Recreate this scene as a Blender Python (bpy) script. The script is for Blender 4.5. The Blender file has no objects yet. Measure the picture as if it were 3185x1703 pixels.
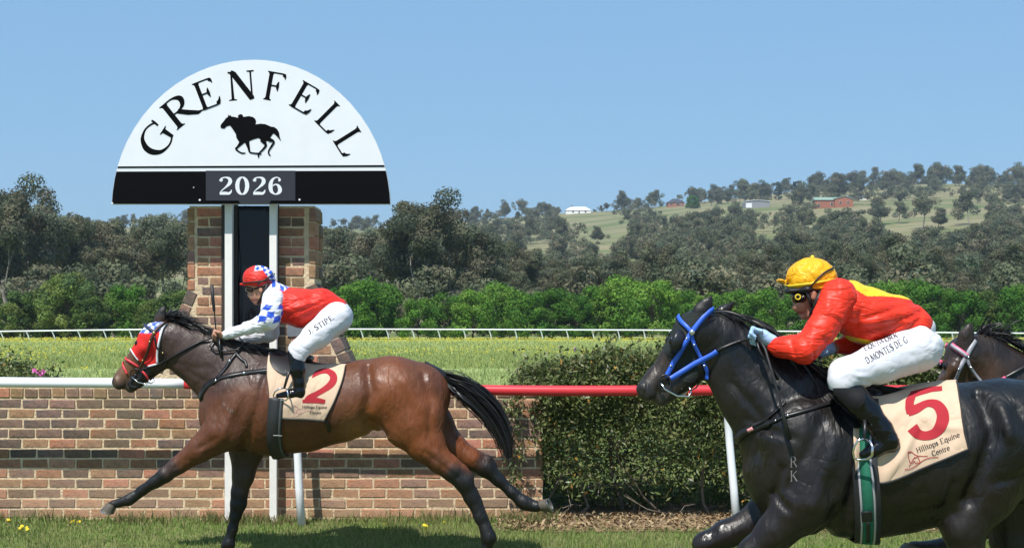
import bpy, bmesh, math, random
import numpy as np
from mathutils import Vector, Matrix, geometry
from mathutils.bvhtree import BVHTree

scene = bpy.context.scene
C = scene.collection
R = math.radians
# ---------------------------------------------------------------- camera
F, CX, HY, CAMH = 4375.0, 1592.5, 1007.0, 1.75      # focal length, centre and horizon in photo pixels; eye height in m
cam_d = bpy.data.cameras.new('camera'); cam = bpy.data.objects.new('camera', cam_d); C.objects.link(cam)
cam.location = (0, 0, CAMH); cam.rotation_euler = (R(90), 0, 0)
cam_d.sensor_width = 36; cam_d.lens = 36 * F / 3185; cam_d.shift_y = (HY - 851.5) / 3185
cam_d.clip_start = 0.1; cam_d.clip_end = 20000
scene.camera = cam
# ---------------------------------------------------------------- light
SUN_EL, SUN_AZ = 58.0, 23.0          # elevation; degrees to the left of straight behind the camera
world = bpy.data.worlds.new('World'); scene.world = world; world.use_nodes = True
wn = world.node_tree
bg = wn.nodes['Background']
sky = wn.nodes.new('ShaderNodeTexSky'); sky.sky_type = 'NISHITA'; sky.sun_disc = False
sky.sun_elevation = R(SUN_EL); sky.sun_rotation = R(180 + SUN_AZ)
sky.altitude = 400; sky.air_density = 1.0; sky.dust_density = 1.0; sky.ozone_density = 4.0
even = wn.nodes.new('ShaderNodeMix'); even.data_type = 'RGBA'      # the same clear spring blue mixed evenly over the whole dome
even.inputs[0].default_value = 0.62; even.inputs[7].default_value = (2.15, 4.45, 7.0, 1)
wn.links.new(sky.outputs[0], even.inputs[6]); wn.links.new(even.outputs[2], bg.inputs[0]); bg.inputs[1].default_value = 0.103
sd = bpy.data.lights.new('sun', 'SUN'); sun = bpy.data.objects.new('sun', sd); C.objects.link(sun)
sd.energy = 5.0; sd.angle = R(0.53); sd.color = (1.0, 0.955, 0.89)
_s = Vector((-math.sin(R(SUN_AZ)) * math.cos(R(SUN_EL)), -math.cos(R(SUN_AZ)) * math.cos(R(SUN_EL)), math.sin(R(SUN_EL))))
sun.rotation_euler = (-_s).to_track_quat('-Z', 'Y').to_euler(); sun.location = _s * 60
scene.view_settings.view_transform = 'Standard'; scene.view_settings.look = 'None'
scene.view_settings.exposure = 0.28; scene.view_settings.gamma = 1.0
scene.render.engine = 'CYCLES'
scene.cycles.use_denoising = True
scene.cycles.max_bounces = 6; scene.cycles.transparent_max_bounces = 8
# ---------------------------------------------------------------- helpers
rng = np.random.default_rng(7); random.seed(7)
def W(px, py, D):                       # the point at depth D that photo pixel (px, py) looks at
    return Vector(((px - CX) / F * D, D, CAMH - (py - HY) / F * D))
def ray(px, py):
    return Vector(((px - CX) / F, 1.0, -(py - HY) / F)).normalized()
EYE = Vector((0, 0, CAMH))

def nd(nt, t, **kw):
    n = nt.nodes.new(t)
    for k, v in kw.items():
        if k.startswith('i_'):
            n.inputs[k[2:].replace('_', ' ')].default_value = v
        else: setattr(n, k, v)
    return n
def mat(name, col=(.5, .5, .5), rough=.5, spec=.5, metal=0., var=0., vscale=8., bump=0., bscale=40., attr=None, objvar=0.,
        coat=0., sheen=0., stretch=None, var2=None, detail=4., trans=0., crease=None):
    """procedural material: colour (or colour attribute) x noise x per-object variation, with bump"""
    m = bpy.data.materials.new(name); m.use_nodes = True
    nt = m.node_tree; b = nt.nodes['Principled BSDF']; L = nt.links.new
    b.inputs['Roughness'].default_value = rough; b.inputs['Metallic'].default_value = metal
    b.inputs['Specular IOR Level'].default_value = spec
    b.inputs['Coat Weight'].default_value = coat; b.inputs['Coat Roughness'].default_value = .08
    b.inputs['Sheen Weight'].default_value = sheen
    if attr:
        a = nd(nt, 'ShaderNodeAttribute', attribute_name=attr); cs = a.outputs['Color']
    else:
        a = nd(nt, 'ShaderNodeRGB'); a.outputs[0].default_value = (*col, 1); cs = a.outputs[0]
    tc = nd(nt, 'ShaderNodeTexCoord'); crd = tc.outputs['Object']
    if stretch:
        mp = nd(nt, 'ShaderNodeMapping'); mp.inputs['Scale'].default_value = stretch; L(crd, mp.inputs[0]); crd = mp.outputs[0]
    if var or var2:
        nz = nd(nt, 'ShaderNodeTexNoise', i_Scale=vscale, i_Detail=detail); L(crd, nz.inputs['Vector'])
        if var2:
            mr = nd(nt, 'ShaderNodeMapRange', i_From_Min=.38, i_From_Max=.62); L(nz.outputs[0], mr.inputs[0])
            mx = nd(nt, 'ShaderNodeMix', data_type='RGBA'); L(mr.outputs[0], mx.inputs[0]); L(cs, mx.inputs[6]); mx.inputs[7].default_value = (*var2, 1)
            cs = mx.outputs[2]
        if var:
            mr = nd(nt, 'ShaderNodeMapRange', i_To_Min=1 - var, i_To_Max=1 + var); mr.inputs['From Min'].default_value = .25; mr.inputs['From Max'].default_value = .75
            nz2 = nd(nt, 'ShaderNodeTexNoise', i_Scale=vscale * 2.7, i_Detail=detail); L(crd, nz2.inputs['Vector'])
            L(nz2.outputs[0], mr.inputs[0])
            vm = nd(nt, 'ShaderNodeVectorMath', operation='SCALE'); L(cs, vm.inputs[0]); L(mr.outputs[0], vm.inputs['Scale']); cs = vm.outputs[0]
    if objvar:
        oi = nd(nt, 'ShaderNodeObjectInfo'); mr = nd(nt, 'ShaderNodeMapRange', i_To_Min=1 - objvar, i_To_Max=1 + objvar); L(oi.outputs['Random'], mr.inputs[0])
        hs = nd(nt, 'ShaderNodeHueSaturation'); L(cs, hs.inputs['Color']); L(mr.outputs[0], hs.inputs['Value'])
        m2 = nd(nt, 'ShaderNodeMath', operation='MULTIPLY_ADD'); L(oi.outputs['Random'], m2.inputs[0]); m2.inputs[1].default_value = -objvar * .09; m2.inputs[2].default_value = .5 + objvar * .045
        L(m2.outputs[0], hs.inputs['Hue']); cs = hs.outputs[0]
    L(cs, b.inputs['Base Color'])
    if bump:
        nb = nd(nt, 'ShaderNodeTexNoise', i_Scale=bscale, i_Detail=5.); L(crd, nb.inputs['Vector'])
        bp = nd(nt, 'ShaderNodeBump', i_Strength=1.0, i_Distance=bump); L(nb.outputs[0], bp.inputs['Height']); L(bp.outputs[0], b.inputs['Normal'])
    if crease:                              # sharp folds: ridged noise along a stretched direction
        cd, cs_, cst, cdis = crease; mp = nd(nt, 'ShaderNodeMapping'); mp.inputs['Scale'].default_value = cst; mp.inputs['Rotation'].default_value = (0, R(25), 0); L(tc.outputs['Object'], mp.inputs[0])
        nz = nd(nt, 'ShaderNodeTexNoise', i_Scale=cs_, i_Detail=2.5, i_Distortion=cdis); L(mp.outputs[0], nz.inputs['Vector'])
        m1 = nd(nt, 'ShaderNodeMath', operation='SUBTRACT'); L(nz.outputs[0], m1.inputs[0]); m1.inputs[1].default_value = .5
        m2 = nd(nt, 'ShaderNodeMath', operation='ABSOLUTE'); L(m1.outputs[0], m2.inputs[0]); m3 = nd(nt, 'ShaderNodeMath', operation='POWER'); L(m2.outputs[0], m3.inputs[0]); m3.inputs[1].default_value = .7
        bp2 = nd(nt, 'ShaderNodeBump', i_Strength=1.0, i_Distance=cd); L(m3.outputs[0], bp2.inputs['Height'])
        if bump: L(bp.outputs[0], bp2.inputs['Normal'])
        L(bp2.outputs[0], b.inputs['Normal'])
    if trans:
        tr = nd(nt, 'ShaderNodeBsdfTranslucent'); L(cs, tr.inputs['Color'])
        ms = nd(nt, 'ShaderNodeMixShader'); ms.inputs[0].default_value = trans
        L(b.outputs[0], ms.inputs[1]); L(tr.outputs[0], ms.inputs[2]); L(ms.outputs[0], nt.nodes['Material Output'].inputs[0])
    return m

def mesh(name, v, f, m=None, smooth=False, col=None):
    me = bpy.data.meshes.new(name)
    v = np.asarray(v, np.float32).reshape(-1, 3)
    if isinstance(f, np.ndarray) and f.ndim == 2:
        n, k = f.shape
        me.vertices.add(len(v)); me.vertices.foreach_set('co', v.ravel())
        me.loops.add(n * k); me.loops.foreach_set('vertex_index', f.astype(np.int32).ravel())
        me.polygons.add(n); me.polygons.foreach_set('loop_start', np.arange(n, dtype=np.int32) * k)
        me.update(calc_edges=True)
    else:
        me.from_pydata([tuple(map(float, p)) for p in v], [], [tuple(map(int, q)) for q in f]); me.update()
    if smooth: me.polygons.foreach_set('use_smooth', np.ones(len(me.polygons), bool))
    if col is not None:
        ca = np.ones((len(v), 4), np.float32); ca[:, :3] = col
        at = me.color_attributes.new('col', 'FLOAT_COLOR', 'POINT'); at.data.foreach_set('color', ca.ravel())
    if m is not None: me.materials.append(m)
    return me
def put(name, me, parent=None, loc=None):
    o = bpy.data.objects.new(name, me); C.objects.link(o)
    if parent is not None:
        o.parent = parent
        o.matrix_parent_inverse = PINV.get(parent, Matrix())
    if loc is not None: o.location = loc
    return o
PINV = {}
def thing(name, label, cat, loc=(0, 0, 0), group=None):
    o = bpy.data.objects.new(name, None); C.objects.link(o); o.location = loc; o.empty_display_size = .2
    PINV[o] = Matrix.Translation(Vector(loc)).inverted()
    return tag(o, label, cat, group)
def tag(o, label, cat=None, group=None):
    o['label'] = label
    if cat: o['category'] = cat
    if group: o['group'] = group
    return o
def structure(o): o['kind'] = 'structure'; return o
def stuff(o): o['kind'] = 'stuff'; return o

class MB:                                 # collects vertices and faces
    def __init__(s): s.v = []; s.f = []
    def add(s, v, f):
        b = len(s.v); s.v += [tuple(p) for p in v]; s.f += [tuple(i + b for i in q) for q in f]; return s
    def box(s, lo, hi):
        x0, y0, z0 = lo; x1, y1, z1 = hi
        return s.add([(x0, y0, z0), (x1, y0, z0), (x1, y1, z0), (x0, y1, z0), (x0, y0, z1), (x1, y0, z1), (x1, y1, z1), (x0, y1, z1)],
                     [(0, 3, 2, 1), (4, 5, 6, 7), (0, 1, 5, 4), (1, 2, 6, 5), (2, 3, 7, 6), (3, 0, 4, 7)])
    def tube(s, pts, rad, seg=8, caps=True):
        pts = [Vector(p) for p in pts]; n = len(pts)
        if not hasattr(rad, '__len__'): rad = [rad] * n
        vs = []; up = None
        for i, p in enumerate(pts):
            t = (pts[min(i + 1, n - 1)] - pts[max(i - 1, 0)]).normalized()
            if up is None: up = t.orthogonal().normalized()
            up = (up - t * up.dot(t)).normalized(); sd = t.cross(up)
            for k in range(seg):
                a = 2 * math.pi * k / seg
                vs.append(p + (up * math.cos(a) + sd * math.sin(a)) * rad[i])
        fs = [(i * seg + k, i * seg + (k + 1) % seg, (i + 1) * seg + (k + 1) % seg, (i + 1) * seg + k) for i in range(n - 1) for k in range(seg)]
        if caps: fs += [tuple(range(seg - 1, -1, -1)), tuple((n - 1) * seg + k for k in range(seg))]
        return s.add(vs, fs)
    def prism(s, poly, y0, y1):           # polygon in (x, z) between two depths, front face tessellated
        n = len(poly); tri = geometry.tessellate_polygon([[Vector((p[0], p[1], 0)) for p in poly]])
        vs = [(p[0], y0, p[1]) for p in poly] + [(p[0], y1, p[1]) for p in poly]
        area = sum(poly[i][0] * poly[(i + 1) % n][1] - poly[(i + 1) % n][0] * poly[i][1] for i in range(n))
        fs = []
        for t in tri:
            a = [poly[i] for i in t]
            ar = (a[1][0] - a[0][0]) * (a[2][1] - a[0][1]) - (a[2][0] - a[0][0]) * (a[1][1] - a[0][1])
            t = tuple(t) if ar > 0 else tuple(t)[::-1]
            fs.append(t); fs.append(tuple(i + n for i in t[::-1]))
        for i in range(n):
            j = (i + 1) % n
            fs.append((j, i, i + n, j + n) if area > 0 else (i, j, j + n, i + n))
        return s.add(vs, fs)
    def obj(s, name, m, parent=None, smooth=False):
        return put(name, mesh(name, s.v, s.f, m, smooth), parent)

def catmull(pts, n=8):
    p = [np.array(q, float) for q in pts]
    if len(p) < 3: return [p[0] + (p[-1] - p[0]) * t for t in np.linspace(0, 1, n + 1)]
    p = [2 * p[0] - p[1]] + p + [2 * p[-1] - p[-2]]; out = []
    for i in range(1, len(p) - 2):
        for t in np.arange(n) / n:
            a, b, c, d = p[i - 1:i + 3]
            out.append(.5 * (2 * b + (c - a) * t + (2 * a - 5 * b + 4 * c - d) * t * t + (3 * b - a - 3 * c + d) * t ** 3))
    out.append(p[-2]); return out

# value noise on arrays of points
_lat = rng.random((32, 32, 32)).astype(np.float32)
def vnoise(p):
    p = np.asarray(p, np.float32); i = np.floor(p).astype(np.int32); f = p - i; f = f * f * (3 - 2 * f); i &= 31; j = (i + 1) & 31
    x0, y0, z0 = i[..., 0], i[..., 1], i[..., 2]; x1, y1, z1 = j[..., 0], j[..., 1], j[..., 2]; fx, fy, fz = f[..., 0], f[..., 1], f[..., 2]
    a = _lat[x0, y0, z0] * (1 - fx) + _lat[x1, y0, z0] * fx; b = _lat[x0, y1, z0] * (1 - fx) + _lat[x1, y1, z0] * fx
    c = _lat[x0, y0, z1] * (1 - fx) + _lat[x1, y0, z1] * fx; d = _lat[x0, y1, z1] * (1 - fx) + _lat[x1, y1, z1] * fx
    return ((a * (1 - fy) + b * fy) * (1 - fz) + (c * (1 - fy) + d * fy) * fz) * 2 - 1

class SDF:                                # bodies: smooth union of tapered limbs on a grid -> one continuous surface
    def __init__(s, lo, hi, h, D0=None):
        s.lo = np.array(lo, np.float32); s.h = h; s.D0 = D0
        s.n = np.ceil((np.array(hi) - s.lo) / h).astype(int) + 1
        s.F = np.full(s.n, .16, np.float32)
    def grid(s, lo, hi):
        a = np.clip(np.floor((np.array(lo) - s.lo) / s.h).astype(int), 0, s.n - 1); b = np.clip(np.ceil((np.array(hi) - s.lo) / s.h).astype(int) + 1, 1, s.n)
        sl = tuple(slice(a[i], max(b[i], a[i] + 1)) for i in range(3))
        ax = [s.lo[i] + s.h * np.arange(sl[i].start, sl[i].stop, dtype=np.float32) for i in range(3)]
        return sl, ax[0][:, None, None], ax[1][None, :, None], ax[2][None, None, :]
    def merge(s, sl, d, k, sub=False):
        A = s.F[sl]
        if sub: A = -A
        h = np.clip(.5 + .5 * (A - d) / k, 0, 1)
        r = A + (d - A) * h - k * h * (1 - h)
        s.F[sl] = -r if sub else r
    def seg(s, a, b, ra, rb, ka=1., kb=1., k=.03, sub=False):
        a = np.array(a, np.float32); b = np.array(b, np.float32); m = .06 + k
        ea = np.array([ra, ra * max(ka, 1), ra]) + m; eb = np.array([rb, rb * max(kb, 1), rb]) + m
        sl, X, Y, Z = s.grid(np.minimum(a - ea, b - eb), np.maximum(a + ea, b + eb))
        ba = b - a; km = .5 * (ka + kb); q = ba[0] ** 2 + (ba[1] / km) ** 2 + ba[2] ** 2 + 1e-9
        t = np.clip(((X - a[0]) * ba[0] + (Y - a[1]) * ba[1] / km ** 2 + (Z - a[2]) * ba[2]) / q, 0, 1)
        ky = ka + (kb - ka) * t
        d = np.sqrt((X - a[0] - ba[0] * t) ** 2 + ((Y - a[1] - ba[1] * t) / ky) ** 2 + (Z - a[2] - ba[2] * t) ** 2) - (ra + (rb - ra) * t)
        s.merge(sl, d, k, sub)
    def P(s, c):
        px, py, dy = c[:3]; return W(px, py, s.D0 + dy)
    def chain(s, pts, k=.03, sub=False):  # (px, py, dy, r_px[, ky])
        for c, e in zip(pts[:-1], pts[1:]):
            s.seg(s.P(c), s.P(e), c[3] * (s.D0 + c[2]) / F, e[3] * (s.D0 + e[2]) / F, c[4] if len(c) > 4 else 1., e[4] if len(e) > 4 else 1., k, sub)
    def both(s, pts, k=.03, sub=False):
        s.chain(pts, k, sub); s.chain([(c[0], c[1], -c[2], *c[3:]) for c in pts], k, sub)
    def ell(s, c, r, ang=0., k=.03, sub=False):
        c = np.array(c, np.float32); m = max(r) + .06 + k; sl, X, Y, Z = s.grid(c - m, c + m)
        ca, sa = math.cos(ang), math.sin(ang); x = X - c[0]; z = Z - c[2]
        u = (x * ca + z * sa) / r[0]; w = (-x * sa + z * ca) / r[2]; v = (Y - c[1]) / r[1]
        s.merge(sl, (np.sqrt(u * u + v * v + w * w) - 1) * min(r), k, sub)
    def groove(s, pts, amp, sig, near=None):    # carve (+) or raise (-) along a line seen from the side; pts px
        q = [s.P((p[0], p[1], 0)) for p in pts]; lo = np.min([tuple(p) for p in q], 0) - sig * 2.5; hi = np.max([tuple(p) for p in q], 0) + sig * 2.5
        lo[1] = s.lo[1]; hi[1] = s.lo[1] + s.h * s.n[1]
        if near is not None: (hi if near else lo)[1] = s.D0
        sl, X, Y, Z = s.grid(lo, hi); X = X[:, :, 0]; Z = Z[:, 0, :]
        x = X + 0 * Z; z = Z + 0 * X; dm = np.full(x.shape, 9., np.float32)
        for a, b in zip(q[:-1], q[1:]):
            bx, bz = b.x - a.x, b.z - a.z; t = np.clip(((x - a.x) * bx + (z - a.z) * bz) / (bx * bx + bz * bz), 0, 1)
            dm = np.minimum(dm, (x - a.x - bx * t) ** 2 + (z - a.z - bz * t) ** 2)
        s.F[sl] += (amp * np.exp(-dm / sig ** 2))[:, None, :]
    def noise(s, amp, freq, off=0.):
        sl, X, Y, Z = s.grid(s.lo, s.lo + s.h * s.n); f = np.array(freq) * np.ones(3)
        near = np.abs(s.F) < .05
        i = np.nonzero(near); p = np.stack([s.lo[a] + s.h * i[a] for a in range(3)], -1) * f + off
        s.F[i] += amp * vnoise(p)
    def clip(s, p, n):                    # keep the side n points away from
        sl, X, Y, Z = s.grid(s.lo, s.lo + s.h * s.n); n = Vector(n).normalized()
        s.F = np.maximum(s.F, (X - p[0]) * n[0] + (Y - p[1]) * n[1] + (Z - p[2]) * n[2]).astype(np.float32)
    def mesh(s, smooth=2):
        Fv = s.F; S = Fv < 0; S[0] = S[-1] = False; S[:, 0] = S[:, -1] = False; S[:, :, 0] = S[:, :, -1] = False
        cnt = sum(S[i:i - 1 or None, j:j - 1 or None, k:k - 1 or None].astype(np.int8) for i in (0, 1) for j in (0, 1) for k in (0, 1))
        mixed = (cnt > 0) & (cnt < 8); idx = np.full(mixed.shape, -1, np.int32); I = np.argwhere(mixed); idx[mixed] = np.arange(len(I))
        pos = np.zeros((len(I), 3)); num = np.zeros(len(I)); cor = [(i, j, k) for i in (0, 1) for j in (0, 1) for k in (0, 1)]
        for a in cor:
            for ax in range(3):
                if a[ax]: continue
                b = list(a); b[ax] = 1
                fa = Fv[I[:, 0] + a[0], I[:, 1] + a[1], I[:, 2] + a[2]]; fb = Fv[I[:, 0] + b[0], I[:, 1] + b[1], I[:, 2] + b[2]]
                m = (fa < 0) != (fb < 0); t = np.where(m, fa / np.where(m, fa - fb, 1), 0)
                p = np.array(a, float)[None].repeat(len(I), 0); p[:, ax] = t
                pos[m] += p[m]; num[m] += 1
        v = s.lo + s.h * (I + pos / np.maximum(num, 1)[:, None]); faces = []
        for ax in range(3):
            o1, o2 = [(1, 2), (2, 0), (0, 1)][ax]
            A = [slice(None)] * 3; B = [slice(None)] * 3; A[ax] = slice(0, -1); B[ax] = slice(1, None)
            ch = S[tuple(A)] != S[tuple(B)]; E = np.argwhere(ch); E = E[(E[:, o1] > 0) & (E[:, o2] > 0)]
            inn = S[E[:, 0], E[:, 1], E[:, 2]]
            def cell(d1, d2):
                q = E.copy(); q[:, o1] -= d1; q[:, o2] -= d2; q = np.minimum(q, np.array(idx.shape) - 1); return idx[q[:, 0], q[:, 1], q[:, 2]]
            q = np.stack([cell(1, 1), cell(0, 1), cell(0, 0), cell(1, 0)], -1); q[~inn] = q[~inn][:, ::-1]
            faces.append(q)
        f = np.concatenate(faces); f = f[(f >= 0).all(1)]
        e = np.concatenate([f[:, [0, 1]], f[:, [1, 2]], f[:, [2, 3]], f[:, [3, 0]]]); e = np.concatenate([e, e[:, ::-1]])
        deg = np.bincount(e[:, 0], minlength=len(v)).clip(1)
        for it in range(smooth):
            av = np.stack([np.bincount(e[:, 0], v[e[:, 1], a], len(v)) for a in range(3)], -1) / deg[:, None]
            v = v + .5 * (av - v)
        return v, f
def bvh_of(v, f): return BVHTree.FromPolygons([tuple(p) for p in v], [tuple(int(i) for i in q) for q in f])
def hit(px, py, bvh, D0):                 # where the sight line through a photo pixel meets a surface
    d = ray(px, py); loc, n, i, t = bvh.ray_cast(EYE, d)
    if loc is None:
        p = W(px, py, D0); loc, n, i, t = bvh.find_nearest(p)
        n = (p - loc).normalized() if (p - loc).length > 1e-5 else n
    if n.dot(d) > .2: n = -n
    return loc, n
def idw(v, D0, ctl, pw=3.):               # coat colour from control points (px, py, (r, g, b)) on the side view
    px = v[:, 0] / D0 * F + CX; py = HY - (v[:, 2] - CAMH) / D0 * F; num = np.zeros((len(v), 3)); den = np.zeros(len(v))
    for x, y, c in ctl:
        w = 1 / (((px - x) ** 2 + (py - y) ** 2) + 30) ** (pw / 2); num += w[:, None] * np.array(c); den += w
    return num / den[:, None]
def band_mesh(pts, nrm, width, thick=.004, close=False):
    n = len(pts); vs = []
    if not hasattr(width, '__len__'): width = [width] * n
    for i in range(n):
        t = pts[(i + 1) % n if close else min(i + 1, n - 1)] - pts[(i - 1) % n if close else max(i - 1, 0)]
        sd = t.cross(nrm[i])
        sd = sd.normalized() * width[i] / 2 if sd.length > 1e-7 else Vector((0, 0, width[i] / 2))
        o = nrm[i] * thick
        vs += [pts[i] - sd, pts[i] + sd, pts[i] + sd + o, pts[i] - sd + o]
    fs = []
    for i in range(n if close else n - 1):
        a, b = i * 4, ((i + 1) % n) * 4
        fs += [(a + k, a + (k + 1) % 4, b + (k + 1) % 4, b + k) for k in range(4)]
    if not close: fs += [(3, 2, 1, 0), tuple((n - 1) * 4 + k for k in range(4))]
    return vs, fs
def strap(name, pts, bvh, D0, width, m, parent, lift=.004, thick=.004, mirror=True, n=6, far_mesh=None):
    """strap laid on a surface along photo points; mirrored to the far side of a symmetric body"""
    q = catmull([p[:2] for p in pts], n); P = []; N = []
    for p in q:
        l, nn = hit(p[0], p[1], bvh, D0); P.append(l + nn * lift); N.append(nn)
    for _ in range(2):
        N = [(N[max(i - 1, 0)] + N[i] * 2 + N[min(i + 1, len(N) - 1)]).normalized() for i in range(len(N))]
        P = [P[0]] + [P[i] * .5 + (P[i - 1] + P[i + 1]) * .25 for i in range(1, len(P) - 1)] + [P[-1]]
    if not name: return P, N
    o = MB().add(*band_mesh(P, N, width, thick)).obj(name, m, parent, True)
    if mirror:
        P2 = [Vector((p.x, 2 * D0 - p.y, p.z)) for p in P]; N2 = [Vector((k.x, -k.y, k.z)) for k in N]
        v, f = band_mesh(P2, N2, width, thick); MB().add(v, [q[::-1] for q in f]).obj(name, m, parent, True)
    return o
# lettering: strokes of varying width, laid through a mapping (u, v) -> 3D
def stroke_mesh(mb, stk, fn, k=0, curve=False, n=5):
    """stk: [(x, y, halfwidth)] -> strip of quads; fn(x, y, layer) gives the 3D point"""
    p = catmull(stk, n) if curve else [np.array(stk[0], float)] + [np.array(a) + (np.array(b) - np.array(a)) * t for a, b in zip(stk[:-1], stk[1:]) for t in (.5, 1.)]
    vs = []
    for i, c in enumerate(p):
        a, b = p[max(i - 1, 0)], p[min(i + 1, len(p) - 1)]; t = b[:2] - a[:2]; l = np.hypot(*t) + 1e-9; nx, ny = -t[1] / l, t[0] / l
        for s in (-1, 0, 1): vs.append(fn(c[0] + nx * c[2] * s, c[1] + ny * c[2] * s, k))
    fs = []
    for i in range(len(p) - 1):
        for j in (0, 1): fs.append((i * 3 + j, (i + 1) * 3 + j, (i + 1) * 3 + j + 1, i * 3 + j + 1))
    mb.add(vs, fs)
# ---------------------------------------------------------------- terrain
_rx = [-2500, -500, 0, 600, 1200, 1600, 1900, 2200, 2600, 3000, 3400, 3900, 6000]
_rz = [84, 88, 90, 88, 88, 93, 101, 113, 122, 129, 127, 118, 104]
def terr(x, y):
    x = np.asarray(x, float); y = np.asarray(y, float)
    px = x / np.maximum(y, 100) * F + CX
    t = np.clip((y - 260) / 990, 0, None)
    z = np.interp(px, _rx, _rz) * np.where(t < 1, np.clip(t, 0, 1) ** 1.1, 1 - .12 * (np.clip(t, 1, 3) - 1))
    z = z + np.interp(y, [12.4, 12.8], [-.5, 0])
    return z + np.clip(t, 0, 1) * (2.2 * np.sin(x / 47. + y / 90.) + 1.6 * np.sin(y / 61. - x / 130.))
def track_z(y): return np.interp(y, [10.9, 12.3], [-.13, 0.])      # the track falls away from the wall
def on_terrain(px, py):                   # where the sight line meets the slope (None if it passes over the ridge)
    D = np.arange(250., 1260., 2.); z = CAMH - (py - HY) / F * D; t = terr((px - CX) / F * D, D)
    i = np.argmax(z <= t) if (z <= t).any() else -1
    return None if i < 0 else Vector(((px - CX) / F * D[i], D[i], float(t[i])))
ys = np.concatenate([np.linspace(-40, 10, 6), [12.3, 12.4, 12.8], np.linspace(13.5, 250, 40), np.linspace(260, 1300, 90), np.linspace(1350, 3500, 20)])
xs = np.linspace(-1, 1, 121)
gx = np.sign(xs) * (np.abs(xs) ** 1.6)
V = []
for y in ys:
    w = max(40, .9 * abs(y) + 40); X = gx * w; V.append(np.stack([X, np.full_like(X, y), terr(X, np.full_like(X, y))], -1))
V = np.concatenate(V); nx = len(gx)
I = (np.arange(len(ys) - 1)[:, None] * nx + np.arange(nx - 1)[None]).ravel()
m_ground = bpy.data.materials.new('paddock_grass'); m_ground.use_nodes = True
nt = m_ground.node_tree; b = nt.nodes['Principled BSDF']; L = nt.links.new
b.inputs['Roughness'].default_value = .9; b.inputs['Specular IOR Level'].default_value = .15
geo = nd(nt, 'ShaderNodeNewGeometry'); sx = nd(nt, 'ShaderNodeSeparateXYZ'); L(geo.outputs['Position'], sx.inputs[0])
def noise_at(scale, stretch=(1, 1, 1), det=4.):
    mp = nd(nt, 'ShaderNodeMapping'); mp.inputs['Scale'].default_value = stretch; L(geo.outputs['Position'], mp.inputs[0])
    n = nd(nt, 'ShaderNodeTexNoise', i_Scale=scale, i_Detail=det); L(mp.outputs[0], n.inputs['Vector']); return n.outputs[0]
def ramp(src, stops):
    r = nd(nt, 'ShaderNodeValToRGB'); L(src, r.inputs[0]); e = r.color_ramp.elements
    while len(e) < len(stops): e.new(.5)
    for k, (p, c) in enumerate(stops): e[k].position = p; e[k].color = (*c, 1)
    return r.outputs[0]
def mixc(f, a, b_):
    m = nd(nt, 'ShaderNodeMix', data_type='RGBA'); L(f, m.inputs[0]); L(a, m.inputs[6]); L(b_, m.inputs[7]); return m.outputs[2]
near = ramp(noise_at(.35, (1, .5, 1)), [(.32, (.235, .295, .095)), (.5, (.265, .325, .11)), (.68, (.295, .34, .12))])
far = ramp(noise_at(.022, (.6, 1.6, 1)), [(.34, (.10, .14, .045)), (.45, (.16, .165, .075)), (.56, (.25, .215, .125)), (.68, (.13, .165, .06))])
fd = nd(nt, 'ShaderNodeMapRange', i_From_Min=170., i_From_Max=330.); L(sx.outputs['Y'], fd.inputs[0])
cc = mixc(fd.outputs[0], near, far)
fine = nd(nt, 'ShaderNodeMapRange', i_To_Min=.78, i_To_Max=1.22); L(noise_at(3.2, (1, .6, 1), 6.), fine.inputs[0])
vm = nd(nt, 'ShaderNodeVectorMath', operation='SCALE'); L(cc, vm.inputs[0]); L(fine.outputs[0], vm.inputs['Scale'])
L(vm.outputs[0], b.inputs['Base Color'])
structure(put('ground', mesh('ground', V, np.stack([I, I + 1, I + nx + 1, I + nx], -1), m_ground, True)))

# mown turf of the track with its blades
m_turf = mat('turf', (.13, .18, .05), .9, .1, var=.35, vscale=3., var2=(.17, .17, .075), bump=.02, bscale=60)
structure(put('track', mesh('track', [(x, y, float(track_z(y)) + .012) for y in (-12, 10.9, 12.3, 12.62) for x in (-14, 14)], [(2 * i, 2 * i + 1, 2 * i + 3, 2 * i + 2) for i in range(3)], m_turf)))
def blades(n, xr, yr, hr, w, cols, seed, lean=.5, dens=None):
    g = np.random.default_rng(seed); x = g.uniform(*xr, n); y = g.uniform(*yr, n)
    if dens is not None:
        k = g.random(n) < dens(x, y); x = x[k]; y = y[k]; n = len(x)
    a = g.uniform(0, 2 * np.pi, n); h = g.uniform(*hr, n) * (.6 + .5 * (vnoise(np.stack([x * 2.2, y * 2.2, 0 * x], -1)) + 1) / 2 * 1.4)
    dx, dy = np.cos(a), np.sin(a); l = g.uniform(.1, lean, n) * h; b = g.uniform(0, 2 * np.pi, n)
    base = np.stack([x, y, track_z(y) + .01], -1); s = np.stack([dx, dy, 0 * dx], -1) * (w * g.uniform(.7, 1.4, n))[:, None]
    mid = base + np.stack([np.cos(b) * l * .35, np.sin(b) * l * .35, h * .6], -1); tip = base + np.stack([np.cos(b) * l, np.sin(b) * l, h], -1)
    v = np.stack([base - s, base + s, mid + s * .8, mid - s * .8, tip + s * .12, tip - s * .12], 1).reshape(-1, 3)
    i = np.arange(n)[:, None] * 6; f = np.concatenate([i + [0, 1, 2, 3], i + [3, 2, 4, 5]])
    cl = np.array(cols)[g.integers(0, len(cols), n)] * g.uniform(.75, 1.25, (n, 1))
    pt = (vnoise(np.stack([x * .9, y * 1.6, 0 * x + 4.], -1)) * .5 + .5)[:, None]
    cl = cl * (1 - .35 * pt) + np.array([.28, .25, .11]) * .35 * pt
    return v, f, np.repeat(cl, 6, 0)
m_blade = mat('grass_blade', attr='col', rough=.6, spec=.25, trans=.3)
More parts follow.
